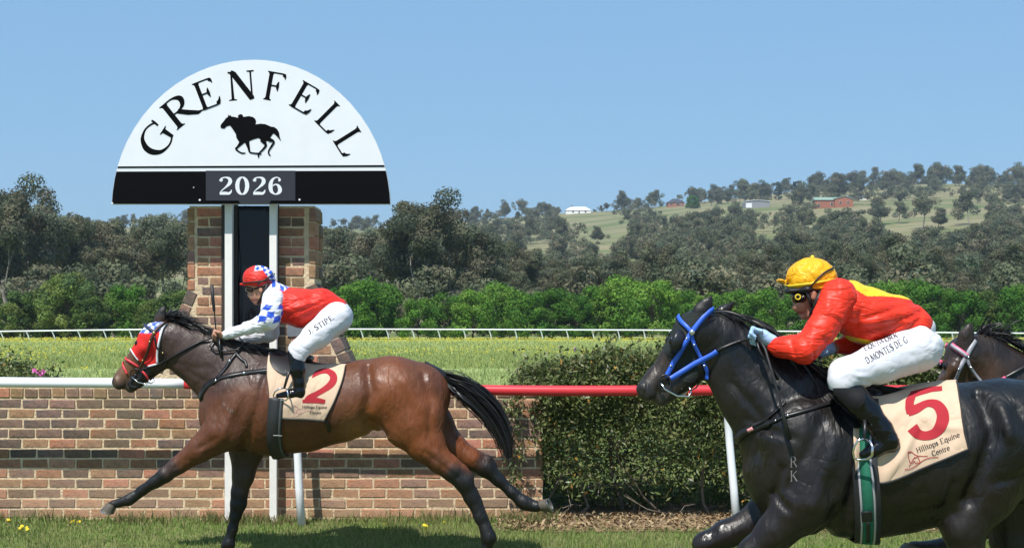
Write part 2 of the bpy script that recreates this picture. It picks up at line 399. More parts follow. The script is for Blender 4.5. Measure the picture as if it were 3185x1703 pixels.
v, f, c = blades(130000, (-5.3, 5.6), (8.6, 12.55), (.02, .06), .0035, [(.19, .29, .065), (.24, .31, .095), (.30, .31, .13), (.16, .26, .06)], 3,
                 dens=lambda x, y: np.where((y > 12.05) & (x > .05), .08, np.where(y > 10.3, 1., .35)))
o = stuff(put('turf_grass', mesh('turf_grass', v, f, m_blade, False, c))); tag(o, 'short green mown grass of the race track', 'grass')
v, f, c = blades(4200, (-5.3, .4), (12.2, 12.46), (.05, .13), .004, [(.13, .17, .05), (.22, .19, .09), (.09, .15, .04), (.26, .19, .10)], 4, .8,
                 dens=lambda x, y: .25 + .75 * (np.sin(x * 5) + np.sin(x * 2.3 + 1) > .3))
o = stuff(put('weeds', mesh('weeds', v, f, m_blade, False, c))); tag(o, 'taller dry and green weeds along the foot of the brick wall', 'weeds')
# yellow dandelion heads by the wall foot
g = np.random.default_rng(11); mb = MB()
for (px, py) in [(35, 1617), (215, 1626), (228, 1621), (243, 1618), (70, 1637), (85, 1640), (1330, 1627), (1348, 1629), (1380, 1624), (1388, 1627), (1322, 1634), (2718, 1672), (2726, 1670), (1200, 1628), (235, 1624)]:
    D = 12.3 if py < 1632 else 11.9
    if px > 2600: D = 11.2
    p = W(px, py, D)
    for k in range(3):
        q = p + Vector((g.uniform(-.02, .02), g.uniform(-.03, .03), g.uniform(-.01, .012))); r = .013
        mb.add([q + Vector((math.cos(a) * r, math.sin(a) * r * .5 - .004, math.sin(a) * r * .8)) for a in np.linspace(0, 2 * np.pi, 7)[:-1]] + [q + Vector((0, -.008, .004))], [(i, (i + 1) % 6, 6) for i in range(6)])
        mb.tube([q, (q.x, q.y + .01, 0)], .0015, 4, False)
o = stuff(mb.obj('dandelions', mat('dandelion_yellow', (.75, .55, .02), .7))); tag(o, 'small yellow dandelion flowers in the grass by the wall', 'flowers')

# field: tall grass and yellow capeweed behind the wall
def field_plants(n, yr, hr, w, cols, seed, dens=None, wide=.42):
    g = np.random.default_rng(seed); y = 1 / g.uniform(1 / yr[1], 1 / yr[0], n); x = g.uniform(-wide, wide, n) * y
    if dens is not None: k = g.random(n) < dens(x, y); x = x[k]; y = y[k]; n = len(x)
    h = g.uniform(*hr, n); ww = w * g.uniform(.6, 1.4, n); l = g.normal(0, .3, n) * h; ll = g.normal(0, .3, n) * h
    v = np.stack([np.stack([x - ww, y, 0 * x], -1), np.stack([x + ww, y + .3 * ww, 0 * x], -1), np.stack([x + l + ww * .5, y + ll, h], -1), np.stack([x + l - ww * .5, y + ll, h], -1)], 1).reshape(-1, 3)
    f = np.arange(n)[:, None] * 4 + np.arange(4)[None]
    return v, f, np.repeat(np.array(cols)[g.integers(0, len(cols), n)] * g.uniform(.8, 1.2, (n, 1)), 4, 0)
v, f, c = field_plants(110000, (13.5, 70), (.06, .18), .010, [(.235, .30, .10), (.27, .325, .12), (.21, .28, .085), (.31, .325, .14)], 21)
v2, f2, c2 = field_plants(55000, (55, 147), (.08, .24), .02, [(.235, .30, .10), (.27, .325, .11), (.30, .33, .10)], 22)
o = stuff(put('field_grass', mesh('field_grass', np.concatenate([v, v2]), np.concatenate([f, f2 + len(v)]), m_blade, False, np.concatenate([c, c2])))); tag(o, 'long pale green grass of the field behind the brick wall', 'grass')
def flowers(n, yr, hr, r, seed, dens=None):
    g = np.random.default_rng(seed); y = g.uniform(*yr, n); x = g.uniform(-.42, .42, n) * y
    if dens is not None: k = g.random(n) < dens(x, y); x = x[k]; y = y[k]; n = len(x)
    z = g.uniform(*hr, n); rr = r * g.uniform(.7, 1.3, n); a = g.uniform(0, 1.5, n)
    d = np.stack([np.cos(a), np.sin(a), 0 * a], -1) * rr[:, None]; u = np.stack([0 * a, .4 * rr, .9 * rr], -1); p = np.stack([x, y, z], -1)
    v = np.stack([p - d, p - u, p + d, p + u], 1).reshape(-1, 3); return v, np.arange(n)[:, None] * 4 + np.arange(4)[None]
patch = lambda x, y: np.clip(vnoise(np.stack([x * .12, y * .05, 0 * x + 2], -1)) * 2.2 + .3, .03, 1)
A = flowers(22000, (112, 147), (.18, .42), .036, 31, lambda x, y: np.clip((y - 105) / 40, 0, 1))
B = flowers(9000, (44, 100), (.2, .35), .030, 32, patch)
m_fl = mat('capeweed_yellow', (.50, .43, .02), .8)
o = stuff(put('capeweed', mesh('capeweed', np.concatenate([A[0], B[0]]), np.concatenate([A[1], B[1] + len(A[0])]), m_fl))); tag(o, 'yellow capeweed flowers scattered across the far field', 'flowers')

# ---------------------------------------------------------------- trees
def leaf_cloud(centers, radii, per, size, cols, seed, flat=.75):
    g = np.random.default_rng(seed); V = []; Cl = []
    for c, r in zip(centers, radii):
        n = max(6, int(per * (r / np.mean(radii)) ** 2)); d = g.normal(size=(n, 3)); d /= np.linalg.norm(d, axis=1)[:, None]
        p = np.array(c) + d * np.array([1, 1, flat]) * r * (g.uniform(.25, 1.05, (n, 1)) ** .5)
        nn = d * 1.5 + g.normal(size=(n, 3)) * .55; nn /= np.linalg.norm(nn, axis=1)[:, None]
        t = np.cross(nn, g.normal(size=(n, 3))); t /= np.linalg.norm(t, axis=1)[:, None] + 1e-9; b_ = np.cross(nn, t)
        s = size * g.uniform(.55, 1.35, (n, 1)); V.append(np.stack([p - t * s, p - b_ * s * .5, p + t * s, p + b_ * s * .5], 1).reshape(-1, 3))
        col = np.array(cols[g.integers(0, len(cols))]) * g.uniform(.82, 1.18); Cl.append(np.repeat(col[None] * g.uniform(.9, 1.1, (n, 1)), 4, 0))
    V = np.concatenate(V); return V, np.arange(len(V)).reshape(-1, 4), np.concatenate(Cl)
m_leaf = mat('tree_leaf', attr='col', rough=.8, spec=.08, objvar=.24, trans=.28)
m_bark = mat('gum_bark', (.30, .27, .24), .85, .2, var=.4, vscale=1.5, var2=(.17, .14, .12))
m_bark2 = mat('dark_bark', (.10, .08, .06), .9, .2, var=.4, vscale=3)
def limbs(mb, g, p, d, l, r, depth, ends, spread=.7, grav=.15):
    pts = [p]; rr = [r]; n = 4
    for i in range(n):
        d = (d + Vector(g.normal(0, .14, 3)) + Vector((0, 0, grav)) * .3).normalized(); p = p + d * l / n; pts.append(p); rr.append(r * (1 - .5 * (i + 1) / n))
    mb.tube(pts, rr, 6 if depth > 1 else 4, False)
    if depth == 0: ends.append(p); return
    if depth <= 1: ends.append(pts[2])
    for k in range(int(g.integers(2, 4))):
        dd = (d + Vector(g.normal(0, spread, 3))).normalized(); dd.z = max(dd.z, -.05)
        limbs(mb, g, pts[-1 - int(g.integers(0, 2))], dd.normalized(), l * g.uniform(.55, .8), rr[-1] * .8, depth - 1, ends, spread, grav)
def make_gum(seed, H, per, size, clump, depth=3, cols=None, spread=.62, trunk=.3):
    g = np.random.default_rng(seed); mb = MB(); ends = []
    limbs(mb, g, Vector((0, 0, -.3)), Vector((g.normal(0, .1), g.normal(0, .1), 1)).normalized(), H * trunk, H * .022, depth, ends, spread)
    E = np.array([tuple(e) for e in ends]); top = E[:, 2].max(); E[:, 2] *= (H * .93) / top
    mb.v = [(x, y, z * (H * .93) / top if z > 0 else z) for x, y, z in mb.v]
    E = np.concatenate([E, E[g.integers(0, len(E), len(E) // 2)] + g.normal(0, clump * .8, (len(E) // 2, 3))])
    rad = clump * g.uniform(.6, 1.3, len(E))
    V, f, c = leaf_cloud(E, rad, per, size, cols, seed + 1)
    return mesh('crown', V, f, m_leaf, False, c), mesh('trunk', mb.v, mb.f, m_bark, True)
GUM = [(.125, .140, .080), (.145, .155, .092), (.108, .126, .076), (.165, .158, .098), (.138, .130, .085), (.120, .142, .096)]
gums = [make_gum(100 + i, 17., 250, .20, 1.5, 4, GUM, .74, .24) for i in range(7)]
hillg = [make_gum(200 + i, 11., 150, .33, 2.0, 3, GUM[:4] + [(.095, .125, .085)], .85, .22) for i in range(6)]
def make_leafy(seed, H, wd, per, size, cols, n=70):
    g = np.random.default_rng(seed); mb = MB(); E = []
    for i in range(n):
        t = g.uniform(.12, 1); r = wd * (math.sin(math.pi * min(t * .62 + .28, 1)) ** .7) * g.uniform(.3, 1) ** .5; a = g.uniform(0, 2 * math.pi)
        E.append((r * math.cos(a), r * math.sin(a), t * H * .93))
    for e in E[::4]: mb.tube([(0, 0, max(.2, e[2] * .4)), (e[0] * .4, e[1] * .4, e[2] * .75), e], [H * .008, H * .006, H * .003], 4, False)
    mb.tube([(0, 0, -.2), (g.normal(0, .1), 0, H * .3), (g.normal(0, .2), 0, H * .7)], [H * .02, H * .016, H * .006], 6, False)
    V, f, c = leaf_cloud(E, [wd * .30 * g.uniform(.7, 1.3) for _ in E], per, size, cols, seed + 1, .8)
    return mesh('crown', V, f, m_leaf, False, c), mesh('trunk', mb.v, mb.f, m_bark2, True)
GRN = [(.085, .195, .026), (.105, .215, .032), (.072, .170, .028), (.125, .225, .040)]
leafy = [make_leafy(300 + i, 6.5, 3.1, 130, .17, GRN) for i in range(5)]
SHB = [(.095, .155, .040), (.120, .175, .046), (.070, .115, .042), (.150, .190, .050)]
shrubby = [make_leafy(320 + i, 5.6, 2.2, 110, .14, SHB) for i in range(4)]
conif = [make_leafy(340 + i, 13, 2.6, 60, .45, [(.045, .080, .055), (.060, .095, .062)], 55) for i in range(2)]
def tree(name, proto, loc, s, rz, label, group, sz=None):
    t = bpy.data.objects.new(name, None); C.objects.link(t); t.location = loc; t.scale = (s, s, sz or s); t.rotation_euler = (0, 0, rz); tag(t, label, 'tree', group)
    for nm, me in zip(('crown', 'trunk'), proto):
        o = bpy.data.objects.new(nm, me); C.objects.link(o); o.parent = t
    return t
g = np.random.default_rng(5)
def uni(a, b): return float(g.uniform(a, b))
# the green row behind the far rail: (px, top py)
row = [(1120, 870), (1180, 880), (1300, 930), (1385, 915), (1470, 905), (1560, 880), (1640, 905), (1720, 900), (1790, 915), (1870, 890), (1945, 860), (2030, 870),
       (2120, 905), (2200, 915), (2290, 905), (2370, 900), (2660, 905), (2740, 880), (2830, 870), (2920, 885), (2990, 905), (3140, 890), (3210, 895), (1060, 900), (-60, 900), (2480, 910), (2570, 905)]
ORD = 'first second third fourth fifth sixth seventh eighth ninth tenth eleventh twelfth thirteenth fourteenth fifteenth sixteenth seventeenth eighteenth nineteenth twentieth twenty-first twenty-second twenty-third twenty-fourth twenty-fifth twenty-sixth'.split()
for i, (px, py) in enumerate(sorted(row)):
    D = uni(158, 170); H = CAMH + (HY - py) / F * D
    lb = 'bright green leafy tree at the left edge behind the far white rail' if px < 0 else 'bright green leafy tree behind the far rail, %s of the row right of the sign' % ORD[i - 1]
    tree('deciduous_tree', leafy[i % 5], ((px - CX) / F * D, D, 0), H / 6.5, uni(0, 6), lb, 'green trees behind the far rail').scale.z = H / 6.5
shr = [(20, 940), (70, 905), (130, 900), (190, 860), (215, 850), (270, 920), (330, 930), (400, 890), (470, 930), (540, 900), (620, 920), (3060, 895), (3100, 930)]
for i, (px, py) in enumerate(shr):
    D = uni(152, 160); H = CAMH + (HY - py) / F * D; pr = leafy[1] if px in (400, 130) else shrubby[i % 4]
    if px == 400: lb = 'vivid green bushy tree standing alone in the dull shrubs at left'; gr = None
    elif px == 215: lb = 'tallest yellowish green bushy tree among the shrubs at left'; gr = None
    else: lb = 'dull olive bushy tree behind the far rail'; gr = 'olive bushes behind the far rail'
    if px == 130: lb = 'dull olive bushy tree behind the far rail'; pr = shrubby[0]
    t = tree('bushy_tree', pr, ((px - CX) / F * D, D, 0), H / (6.5 if pr in leafy else 5.6), uni(0, 6), lb, gr)
# big gums behind them: (px, top py, D)
big = [(-60, 640, 200), (40, 560, 195), (110, 575, 205), (215, 665, 215), (330, 680, 220), (430, 660, 210), (520, 665, 225), (620, 690, 210), (1010, 700, 230), (1080, 690, 220),
       (1160, 700, 215), (1250, 650, 205), (1340, 605, 190), (1400, 640, 196), (1450, 720, 215), (1560, 745, 205), (1620, 760, 215), (1700, 800, 225), (1780, 790, 215),
       (1870, 800, 220), (1960, 770, 205), (2040, 745, 215), (2110, 780, 210), (2190, 800, 225), (2260, 790, 220), (2330, 770, 215), (2410, 760, 225), (2500, 770, 210),
       (2580, 735, 220), (2680, 745, 215), (2770, 725, 222), (2860, 760, 215), (2950, 780, 225), (3030, 775, 215), (3110, 770, 220), (3190, 740, 210), (3260, 740, 215),
       (160, 700, 235), (470, 700, 238), (950, 690, 240), (1300, 730, 235), (2000, 800, 240), (2620, 760, 240), (770, 700, 230), (860, 690, 235), (700, 690, 240), (1510, 790, 232), (2900, 770, 238),
       (260, 690, 245), (380, 680, 248), (560, 680, 250), (20, 680, 240), (1120, 720, 250), (1210, 720, 248), (1480, 740, 250), (1590, 770, 248), (1660, 790, 252), (1740, 800, 250), (1830, 810, 248), (1910, 800, 255), (2080, 790, 250), (2150, 800, 246), (2230, 800, 252), (2370, 790, 248), (2450, 780, 252), (2540, 765, 247), (2720, 750, 250), (2810, 760, 247), (2990, 780, 250), (3070, 775, 246), (3150, 765, 252), (90, 740, 220), (290, 760, 212), (1040, 760, 212), (1540, 800, 200), (2300, 830, 205), (2700, 800, 205), (3060, 820, 205)]
spc = {40: 'tallest gum tree at the left edge with loose tufted top', 1340: 'broad tall gum tree with rounded crown right of the sign', 1620: None}
for i, (px, py, D) in enumerate(big):
    H = CAMH + (HY - py) / F * D; s = H / 17.
    lb = spc.get(px); sw = min(1.25, max(.8, s)) * uni(.9, 1.1) * (1.1 if px == 1340 else .95)
    t = tree('gum_tree', gums[(i * 5 + (i // 7)) % 7], ((px - CX) / F * D, D, 0), sw * .95, uni(0, 6.28), lb or 'grey green gum tree in the wood behind the leafy row', None if lb else 'gum trees of the wood', s)
for i in range(34):                       # understorey between the gums
    px = -40 + i * 97 + uni(-30, 30); D = uni(176, 200); H = uni(6., 10.5)
    tree('understorey_tree', hillg[i % 6], ((px - CX) / F * D, D, -.6), H / 11 * 1.15, uni(0, 6.28), 'low grey green sapling crown under the gum trees of the wood', 'understorey of the wood', H / 11)
# woodland on the slope, placed where the sight line meets the ground
def inpoly(x, y, P):
    r = False
    for (x0, y0), (x1, y1) in zip(P, P[1:] + P[:1]):
        if (y0 > y) != (y1 > y) and x < (x1 - x0) * (y - y0) / (y1 - y0) + x0: r = not r
    return r
CLEAR = [[(1780, 668), (1930, 660), (1930, 700), (1950, 750), (1900, 800), (1850, 800), (1800, 720)], [(2040, 642), (2270, 632), (2290, 660), (2100, 672), (2040, 664)], [(1640, 770), (1700, 760), (1700, 810), (1650, 815)],
         [(2580, 645), (2800, 640), (3060, 640), (3065, 700), (3030, 760), (2850, 770), (2740, 735), (2690, 690)], [(2300, 640), (2420, 640), (2420, 668), (2310, 668)], [(2330, 735), (2530, 735), (2530, 765), (2330, 765)],
         [(1745, 655), (1850, 655), (1850, 690), (1745, 690)], [(2530, 640), (2720, 640), (2720, 668), (2530, 668)], [(2075, 640), (2140, 640), (2140, 665), (2075, 665)]]
n = 0; tries = 0
while n < 295 and tries < 9000:
    tries += 1; px = uni(1450, 3350) if tries % 9 else uni(-150, 1450); py = uni(585, 850) if px > 1500 else uni(660, 740)
    if any(inpoly(px + dx, py - dy, P) for P in CLEAR for dx in (-16, 0, 16) for dy in (0, 15, 30, 44)): continue
    p = on_terrain(px, py)
    if p is None: continue
    s = uni(.65, 1.1)
    tree('hillside_tree', hillg[n % 6], p, s, uni(0, 6.28), 'dark grey green tree in the woodland covering the hillside', 'trees of the hillside woodland', s * uni(.85, 1.2)); n += 1
# the rest of the far woodland, too many to tell apart: one mass of small crowns
lowg = [leaf_cloud(g.normal(0, 1, (9, 3)) * [2.3, 2.3, 1.7] + [0, 0, 6.2], g.uniform(1.2, 2.3, 9), 62, .45, GUM, 900 + i) for i in range(5)]
VV, FF, CC, nb, tries = [], [], [], 0, 0
while len(VV) < 430 and tries < 9000:
    tries += 1; px = uni(1480, 3330); py = uni(600, 850)
    if any(inpoly(px + dx, py - dy, P) for P in CLEAR for dx in (-14, 0, 14) for dy in (0, 15, 30, 40)): continue
    p = on_terrain(px, py)
    if p is None: continue
    v, f, c = lowg[len(VV) % 5]; s_ = uni(.6, 1.1); a = uni(0, 6.28); ca, sa = math.cos(a), math.sin(a)
    VV.append(np.stack([v[:, 0] * ca - v[:, 1] * sa, v[:, 0] * sa + v[:, 1] * ca, v[:, 2] * uni(.9, 1.15)], -1) * s_ + np.array(tuple(p))); FF.append(f + nb); nb += len(v); CC.append(c * uni(.8, 1.2))
stuff(tag(put('woodland', mesh('woodland', np.concatenate(VV), np.concatenate(FF), m_leaf, False, np.concatenate(CC))), 'mass of distant grey green woodland filling the slope of the hill', 'woodland'))
for i, px in enumerate(list(np.arange(-80, 2150, 46)) + list(np.arange(2160, 3300, 21))):      # ridge line
    px = px + uni(-18, 18)
    if 1735 < px < 1880 or 2060 < px < 2150 or 2000 < px < 2030: continue
    D = uni(1190, 1245) if px < 2160 else uni(1080, 1245); x = (px - CX) / F * D; s = uni(.7, 1.25) * (1.25 if px > 2200 else .95)
    if 2395 < px < 2490: continue
    pr = hillg[(i * 5) % 6]; cf = False
    tree('ridge_tree', pr, (x, D, float(terr(x, D)) - .5), s, uni(0, 6.28), 'dark tree standing along the crest of the hill', 'trees along the crest', s * uni(.9, 1.25))
for i, px in enumerate(np.arange(1400, 3300, 34)):      # tops of trees just beyond the crest
    D = uni(1262, 1310); px = px + uni(-12, 12); x = (px - CX) / F * D; s = uni(.8, 1.3) * (.75 if px < 2150 else 1.15)
    tree('ridge_tree', hillg[(i * 7) % 6], (x, D, float(terr(x, D)) - .5), s, uni(0, 6.28), 'dark tree standing along the crest of the hill', 'trees along the crest', s)
for k, px in enumerate((2420, 2472)):
    D = 1180.; x = (px - CX) / F * D
    tree('conifer', conif[k], (x, D, float(terr(x, D)) - .5), 1.25 - .1 * k, 1. + k, 'dark pointed conifer on the hill crest, %s one of the pair' % ('left', 'right')[k], None)
single = [(1940, 655, 1.5, 'big spreading gum tree on the crest right of the white house'), (2040, 658, 1.35, 'dense rounded gum tree left of the dark roofed brick house'), (1910, 675, .45, 'small round bush in the paddock below the big spreading gum'),
          (2738, 700, 1.3, 'big dark gum tree right of the green roofed brick house'), (2795, 695, .95, 'small dark gum in the paddock left of the tall paddock gum'), (2870, 712, 1.35, 'tall gum in the middle of the bare paddock'), (2920, 715, .9, 'thin pale gum right of the tall paddock gum'),
          (3015, 700, 1.4, 'gum at the right end of the bare paddock'), (2155, 650, .75, 'bright green round tree beside the dark roofed brick house'), (1860, 760, .8, 'thin small gum at the lower edge of the left paddock'), (2630, 735, .9, 'pale thin gum below the green roofed brick house')]
for i, (px, py, s, lb) in enumerate(single):
    p = on_terrain(px, py) or W(px, py, 1240)
    tree('paddock_tree', hillg[(i * 2 + 1) % 6] if px != 2155 else leafy[2], p, s if px != 2155 else 1.6, uni(0, 6.28), lb, None)
# ---------------------------------------------------------------- houses on the hill
m_brickh = mat('house_brick', (.33, .13, .08), .85, .2, var=.15, vscale=1.); m_white = mat('white_weatherboard', (.78, .77, .74), .7); m_grn = mat('green_iron_roof', (.23, .33, .26), .5)
m_slate = mat('dark_roof_tile', (.045, .05, .065), .6); m_iron = mat('white_iron_roof', (.75, .76, .77), .5); m_shed = mat('grey_shed_iron', (.24, .245, .26), .6); m_glassd = mat('window_dark', (.02, .022, .028), .15); m_trim = mat('cream_trim', (.65, .62, .55), .6)
m_blueroof = mat('blue_iron_roof', (.20, .22, .33), .5)
def house(name, label, px0, px1, py, wh, rh, mw, mr, depth=9., hip=2., wins=(), hipx=None, gable=False, D=None):
    p = on_terrain((px0 + px1) / 2, py); D = D or (p.y if p else 1235.); a = W(px0, py, D); b_ = W(px1, py, D); x0, x1, z = a.x, b_.x, a.z
    t = thing(name, label, 'house', ((x0 + x1) / 2, D, z))
    MB().box((x0, D, z - 3), (x1, D + depth, z + wh)).obj('wall', mw, t)
    e = .5; r0 = (x0 - e, D - e, z + wh + .02); hx = hipx if hipx is not None else depth * .45
    A = [(x0 - e, D - e), (x1 + e, D - e), (x1 + e, D + depth + e), (x0 - e, D + depth + e)]; zz = z + wh + .02
    if gable: R_ = [(x0 - e, D + depth / 2), (x1 + e, D + depth / 2)]
    else: R_ = [(x0 + hx, D + depth / 2), (x1 - hx, D + depth / 2)]
    v = [(x, y, zz) for x, y in A] + [(x, y, zz + rh) for x, y in R_] + [(x, y, zz - .25) for x, y in A]
    MB().add(v, [(0, 1, 5, 4), (1, 2, 5), (2, 3, 4, 5), (3, 0, 4), (6, 7, 1, 0), (7, 8, 2, 1), (8, 9, 3, 2), (9, 6, 0, 3), (9, 8, 7, 6)]).obj('roof', mr, t)
    for (u, w0, zb, zt, kind) in wins:
        xa = x0 + (x1 - x0) * u; nm = 'door' if kind == 'd' else 'window'
        wo = MB().box((xa, D - .12, z + zb), (xa + w0, D + .05, z + zt)).obj(nm, m_trim, t)
        MB().box((xa + .12, D - .16, z + zb + .12), (xa + w0 - .12, D - .10, z + zt - .12)).obj('pane', m_glassd, wo)
    return t, x0, x1, D, z
h1 = house('farmhouse', 'long white house with white iron roof on the crest left of the big gum', 1760, 1838, 664, 3.0, 3.2, m_white, m_iron, 10, wins=[(.25, 1.6, .9, 2.3, 'w'), (.5, 1.2, 0, 2.2, 'd'), (.75, 1.6, .9, 2.3, 'w')])
h2 = house('brick_house', 'red brick house with dark hipped roof on the crest', 2078, 2128, 643, 4.0, 3.4, m_brickh, m_slate, 10, wins=[(.08, 3.0, 1.6, 3., 'w'), (.5, 3.2, 1.2, 3., 'w'), (.82, 1.2, .3, 2.6, 'd')])
h3 = house('brick_house', 'long orange brick house with pale green roof on the hillside', 2536, 2648, 646, 5.0, 2.0, m_brickh, m_grn, 10, gable=True, wins=[(.06, 1.4, .4, 2.8, 'w'), (.42, 1.6, 1.4, 3.2, 'w'), (.60, 1.1, 2., 3.8, 'w'), (.78, 1.3, 1.8, 3.6, 'w'), (.9, 1., 0, 2.2, 'd')])
xa = h3[1] + (h3[2] - h3[1]) * .52; D3, z3 = h3[3], h3[4]       # the projecting gable
MB().prism([(xa, z3 - 2), (h3[2] + .4, z3 - 2), (h3[2] + .4, z3 + 5.0), ((xa + h3[2]) / 2 + 1, z3 + 7.0), (xa, z3 + 5.4)], D3 - 2.4, D3 + 1).obj('gable_wall', m_brickh, h3[0])
for u in (.25, .7):
    x = xa + (h3[2] - xa) * u; wo = MB().box((x, D3 - 2.55, z3 + 2.0), (x + 1.1, D3 - 2.3, z3 + 4.2)).obj('window', m_trim, h3[0]); MB().box((x + .1, D3 - 2.6, z3 + 2.1), (x + 1., D3 - 2.5, z3 + 4.1)).obj('pane', m_glassd, wo)
xm = (xa + h3[2]) / 2 + 1
MB().prism([(xa - .4, z3 + 5.35), (xm, z3 + 7.05), (h3[2] + 1.2, z3 + 4.9), (h3[2] + 1.2, z3 + 5.25), (xm, z3 + 7.4), (xa - .4, z3 + 5.7)], D3 - 2.8, D3 + 5).obj('gable_roof', m_grn, h3[0])
h4 = house('farm_shed', 'low house with blue iron roof behind the long orange brick house', 2640, 2698, 623, 2.6, 1.4, m_trim, m_blueroof, 9, gable=True, wins=[(.6, 2., .8, 2., 'w')])
p = on_terrain(2360, 646); Ds = p.y if p else 1100.; a = W(2318, 646, Ds); b_ = W(2395, 646, Ds); ws = b_.x - a.x
t = thing('iron_shed', 'grey iron shed with shallow curved roof on the hill', 'shed', ((a.x + b_.x) / 2, Ds, a.z))
arc = [(a.x + ws * u, a.z + 3.6 + 1.3 * math.sin(math.pi * (.15 + .7 * u))) for u in np.linspace(0, 1, 9)]
MB().prism([(b_.x, a.z - 3), *arc[::-1], (a.x, a.z - 3)], Ds, Ds + 14).obj('wall', m_shed, t)
MB().prism([(q[0], q[1] + .02) for q in arc] + [(q[0], q[1] + .3) for q in arc[::-1]], Ds - .5, Ds + 14.5).obj('roof', m_iron, t)
MB().box((a.x + .5, Ds - .15, a.z), (a.x + ws * .27, Ds - .02, a.z + 3.2)).obj('door', m_iron, t)

# ---------------------------------------------------------------- brick wall
DW = 12.5
def brick_mat(name, col, dark):
    m = mat(name, col, .88, .2, var=.28, vscale=9., var2=dark, bump=.006, bscale=55, objvar=.30, detail=6.)
    nt = m.node_tree; b = nt.nodes['Principled BSDF']; src = b.inputs['Base Color'].links[0].from_socket      # splashed soil at the foot, lichen and soot stains
    ge = nd(nt, 'ShaderNodeNewGeometry'); sp = nd(nt, 'ShaderNodeSeparateXYZ'); nt.links.new(ge.outputs['Position'], sp.inputs[0])
    nz = nd(nt, 'ShaderNodeTexNoise', i_Scale=2.2, i_Detail=6.); nt.links.new(ge.outputs['Position'], nz.inputs['Vector'])
    mr = nd(nt, 'ShaderNodeMapRange', i_From_Min=.55, i_From_Max=.0); nt.links.new(sp.outputs['Z'], mr.inputs[0]); mu = nd(nt, 'ShaderNodeMath', operation='MULTIPLY'); nt.links.new(mr.outputs[0], mu.inputs[0]); nt.links.new(nz.outputs[0], mu.inputs[1])
    mx = nd(nt, 'ShaderNodeMix', data_type='RGBA'); nt.links.new(mu.outputs[0], mx.inputs[0]); nt.links.new(src, mx.inputs[6]); mx.inputs[7].default_value = (.50, .32, .19, 1)
    r2 = nd(nt, 'ShaderNodeMapRange', i_From_Min=.56, i_From_Max=.74); r2.inputs['To Max'].default_value = .55; n2 = nd(nt, 'ShaderNodeTexNoise', i_Scale=1.3, i_Detail=7.); nt.links.new(ge.outputs['Position'], n2.inputs['Vector']); nt.links.new(n2.outputs[0], r2.inputs[0])
    m2 = nd(nt, 'ShaderNodeMix', data_type='RGBA'); nt.links.new(r2.outputs[0], m2.inputs[0]); nt.links.new(mx.outputs[2], m2.inputs[6]); m2.inputs[7].default_value = (.15, .125, .075, 1)
    nt.links.new(m2.outputs[2], b.inputs['Base Color']); return m
m_br = [brick_mat('brick_brown', (0.240, 0.148, 0.104), (0.192, 0.124, 0.096)), brick_mat('brick_dark', (0.132, 0.104, 0.092), (0.168, 0.112, 0.088)), brick_mat('brick_red', (0.400, 0.180, 0.100), (0.328, 0.164, 0.104)), brick_mat('brick_tan', (0.368, 0.224, 0.124), (0.296, 0.172, 0.104))]
m_mortar = mat('mortar', (.60, .47, .31), .95, .1, var=.22, vscale=10, bump=.01, bscale=50)
def brick_mesh(w, h, d, m, g):
    bm = bmesh.new(); bmesh.ops.create_cube(bm, size=1.)
    for v in bm.verts: v.co = (v.co.x * w + g.normal(0, .0025), v.co.y * d, v.co.z * h + g.normal(0, .0025))
    bmesh.ops.bevel(bm, geom=bm.edges[:], offset=.006, segments=1, affect='EDGES', profile=.6)
    me = bpy.data.meshes.new('brick'); bm.to_mesh(me); bm.free(); me.materials.append(m); return me
g = np.random.default_rng(77); _bc = {}
def brick(parent, x, y, z, w, h, d, mi, rot=0.):
    key = (round(w, 3), round(h, 3), round(d, 3), mi, int(g.integers(0, 3)))
    if key not in _bc: _bc[key] = brick_mesh(w, h, d, m_br[mi], g)
    o = put('brick', _bc[key], parent, (x, y, z)); o.rotation_euler = (0, rot, 0); return o
wall = thing('brick_wall', 'low wall of brown and red bricks along the inside of the track', 'wall', (-2.3, DW, 0))
WX0, WX1 = -4.95, .27
MB().box((WX0, DW + .005, -.1), (WX1, DW + .23, 1.195)).obj('mortar', m_mortar, wall)
pitch, ch = .2405, .0886
for r_ in range(12):
    z = .045 + r_ * ch + ch / 2 - .02; x = WX0 - (.5 if r_ % 2 else 0) * pitch + g.normal(0, .008); lowf = 1 - r_ / 12
    while x < WX1 - .02:
        x0, x1 = max(x, WX0), min(x + pitch - .012, WX1 + .004)
        if x1 - x0 > .05:
            rr = (x0 - WX0) / (WX1 - WX0)
            pr = np.array([.42, .30, .08, .20]) * (1 - lowf) + np.array([.20, .12, .48, .20]) * lowf; pr = pr + np.array([0, 0, .12 * rr, 0]); mi = int(g.choice(4, p=pr / pr.sum()))
            full = abs(x1 - x0 - pitch + .012) < .002
            brick(wall, (x0 + x1) / 2, DW + .055 + g.normal(0, .0015), z + g.normal(0, .0012), (pitch - .012) if full else round(x1 - x0, 2), ch - .0125, .11, mi)
        x += pitch
z = .045 + 12 * ch + .03
x = WX0
while x < WX1 - .05:                       # top course of headers
    brick(wall, x + .058, DW + .11, z + g.normal(0, .001), .113, .082, .23, int(g.choice(4, p=[.45, .25, .1, .2]))); x += .1235

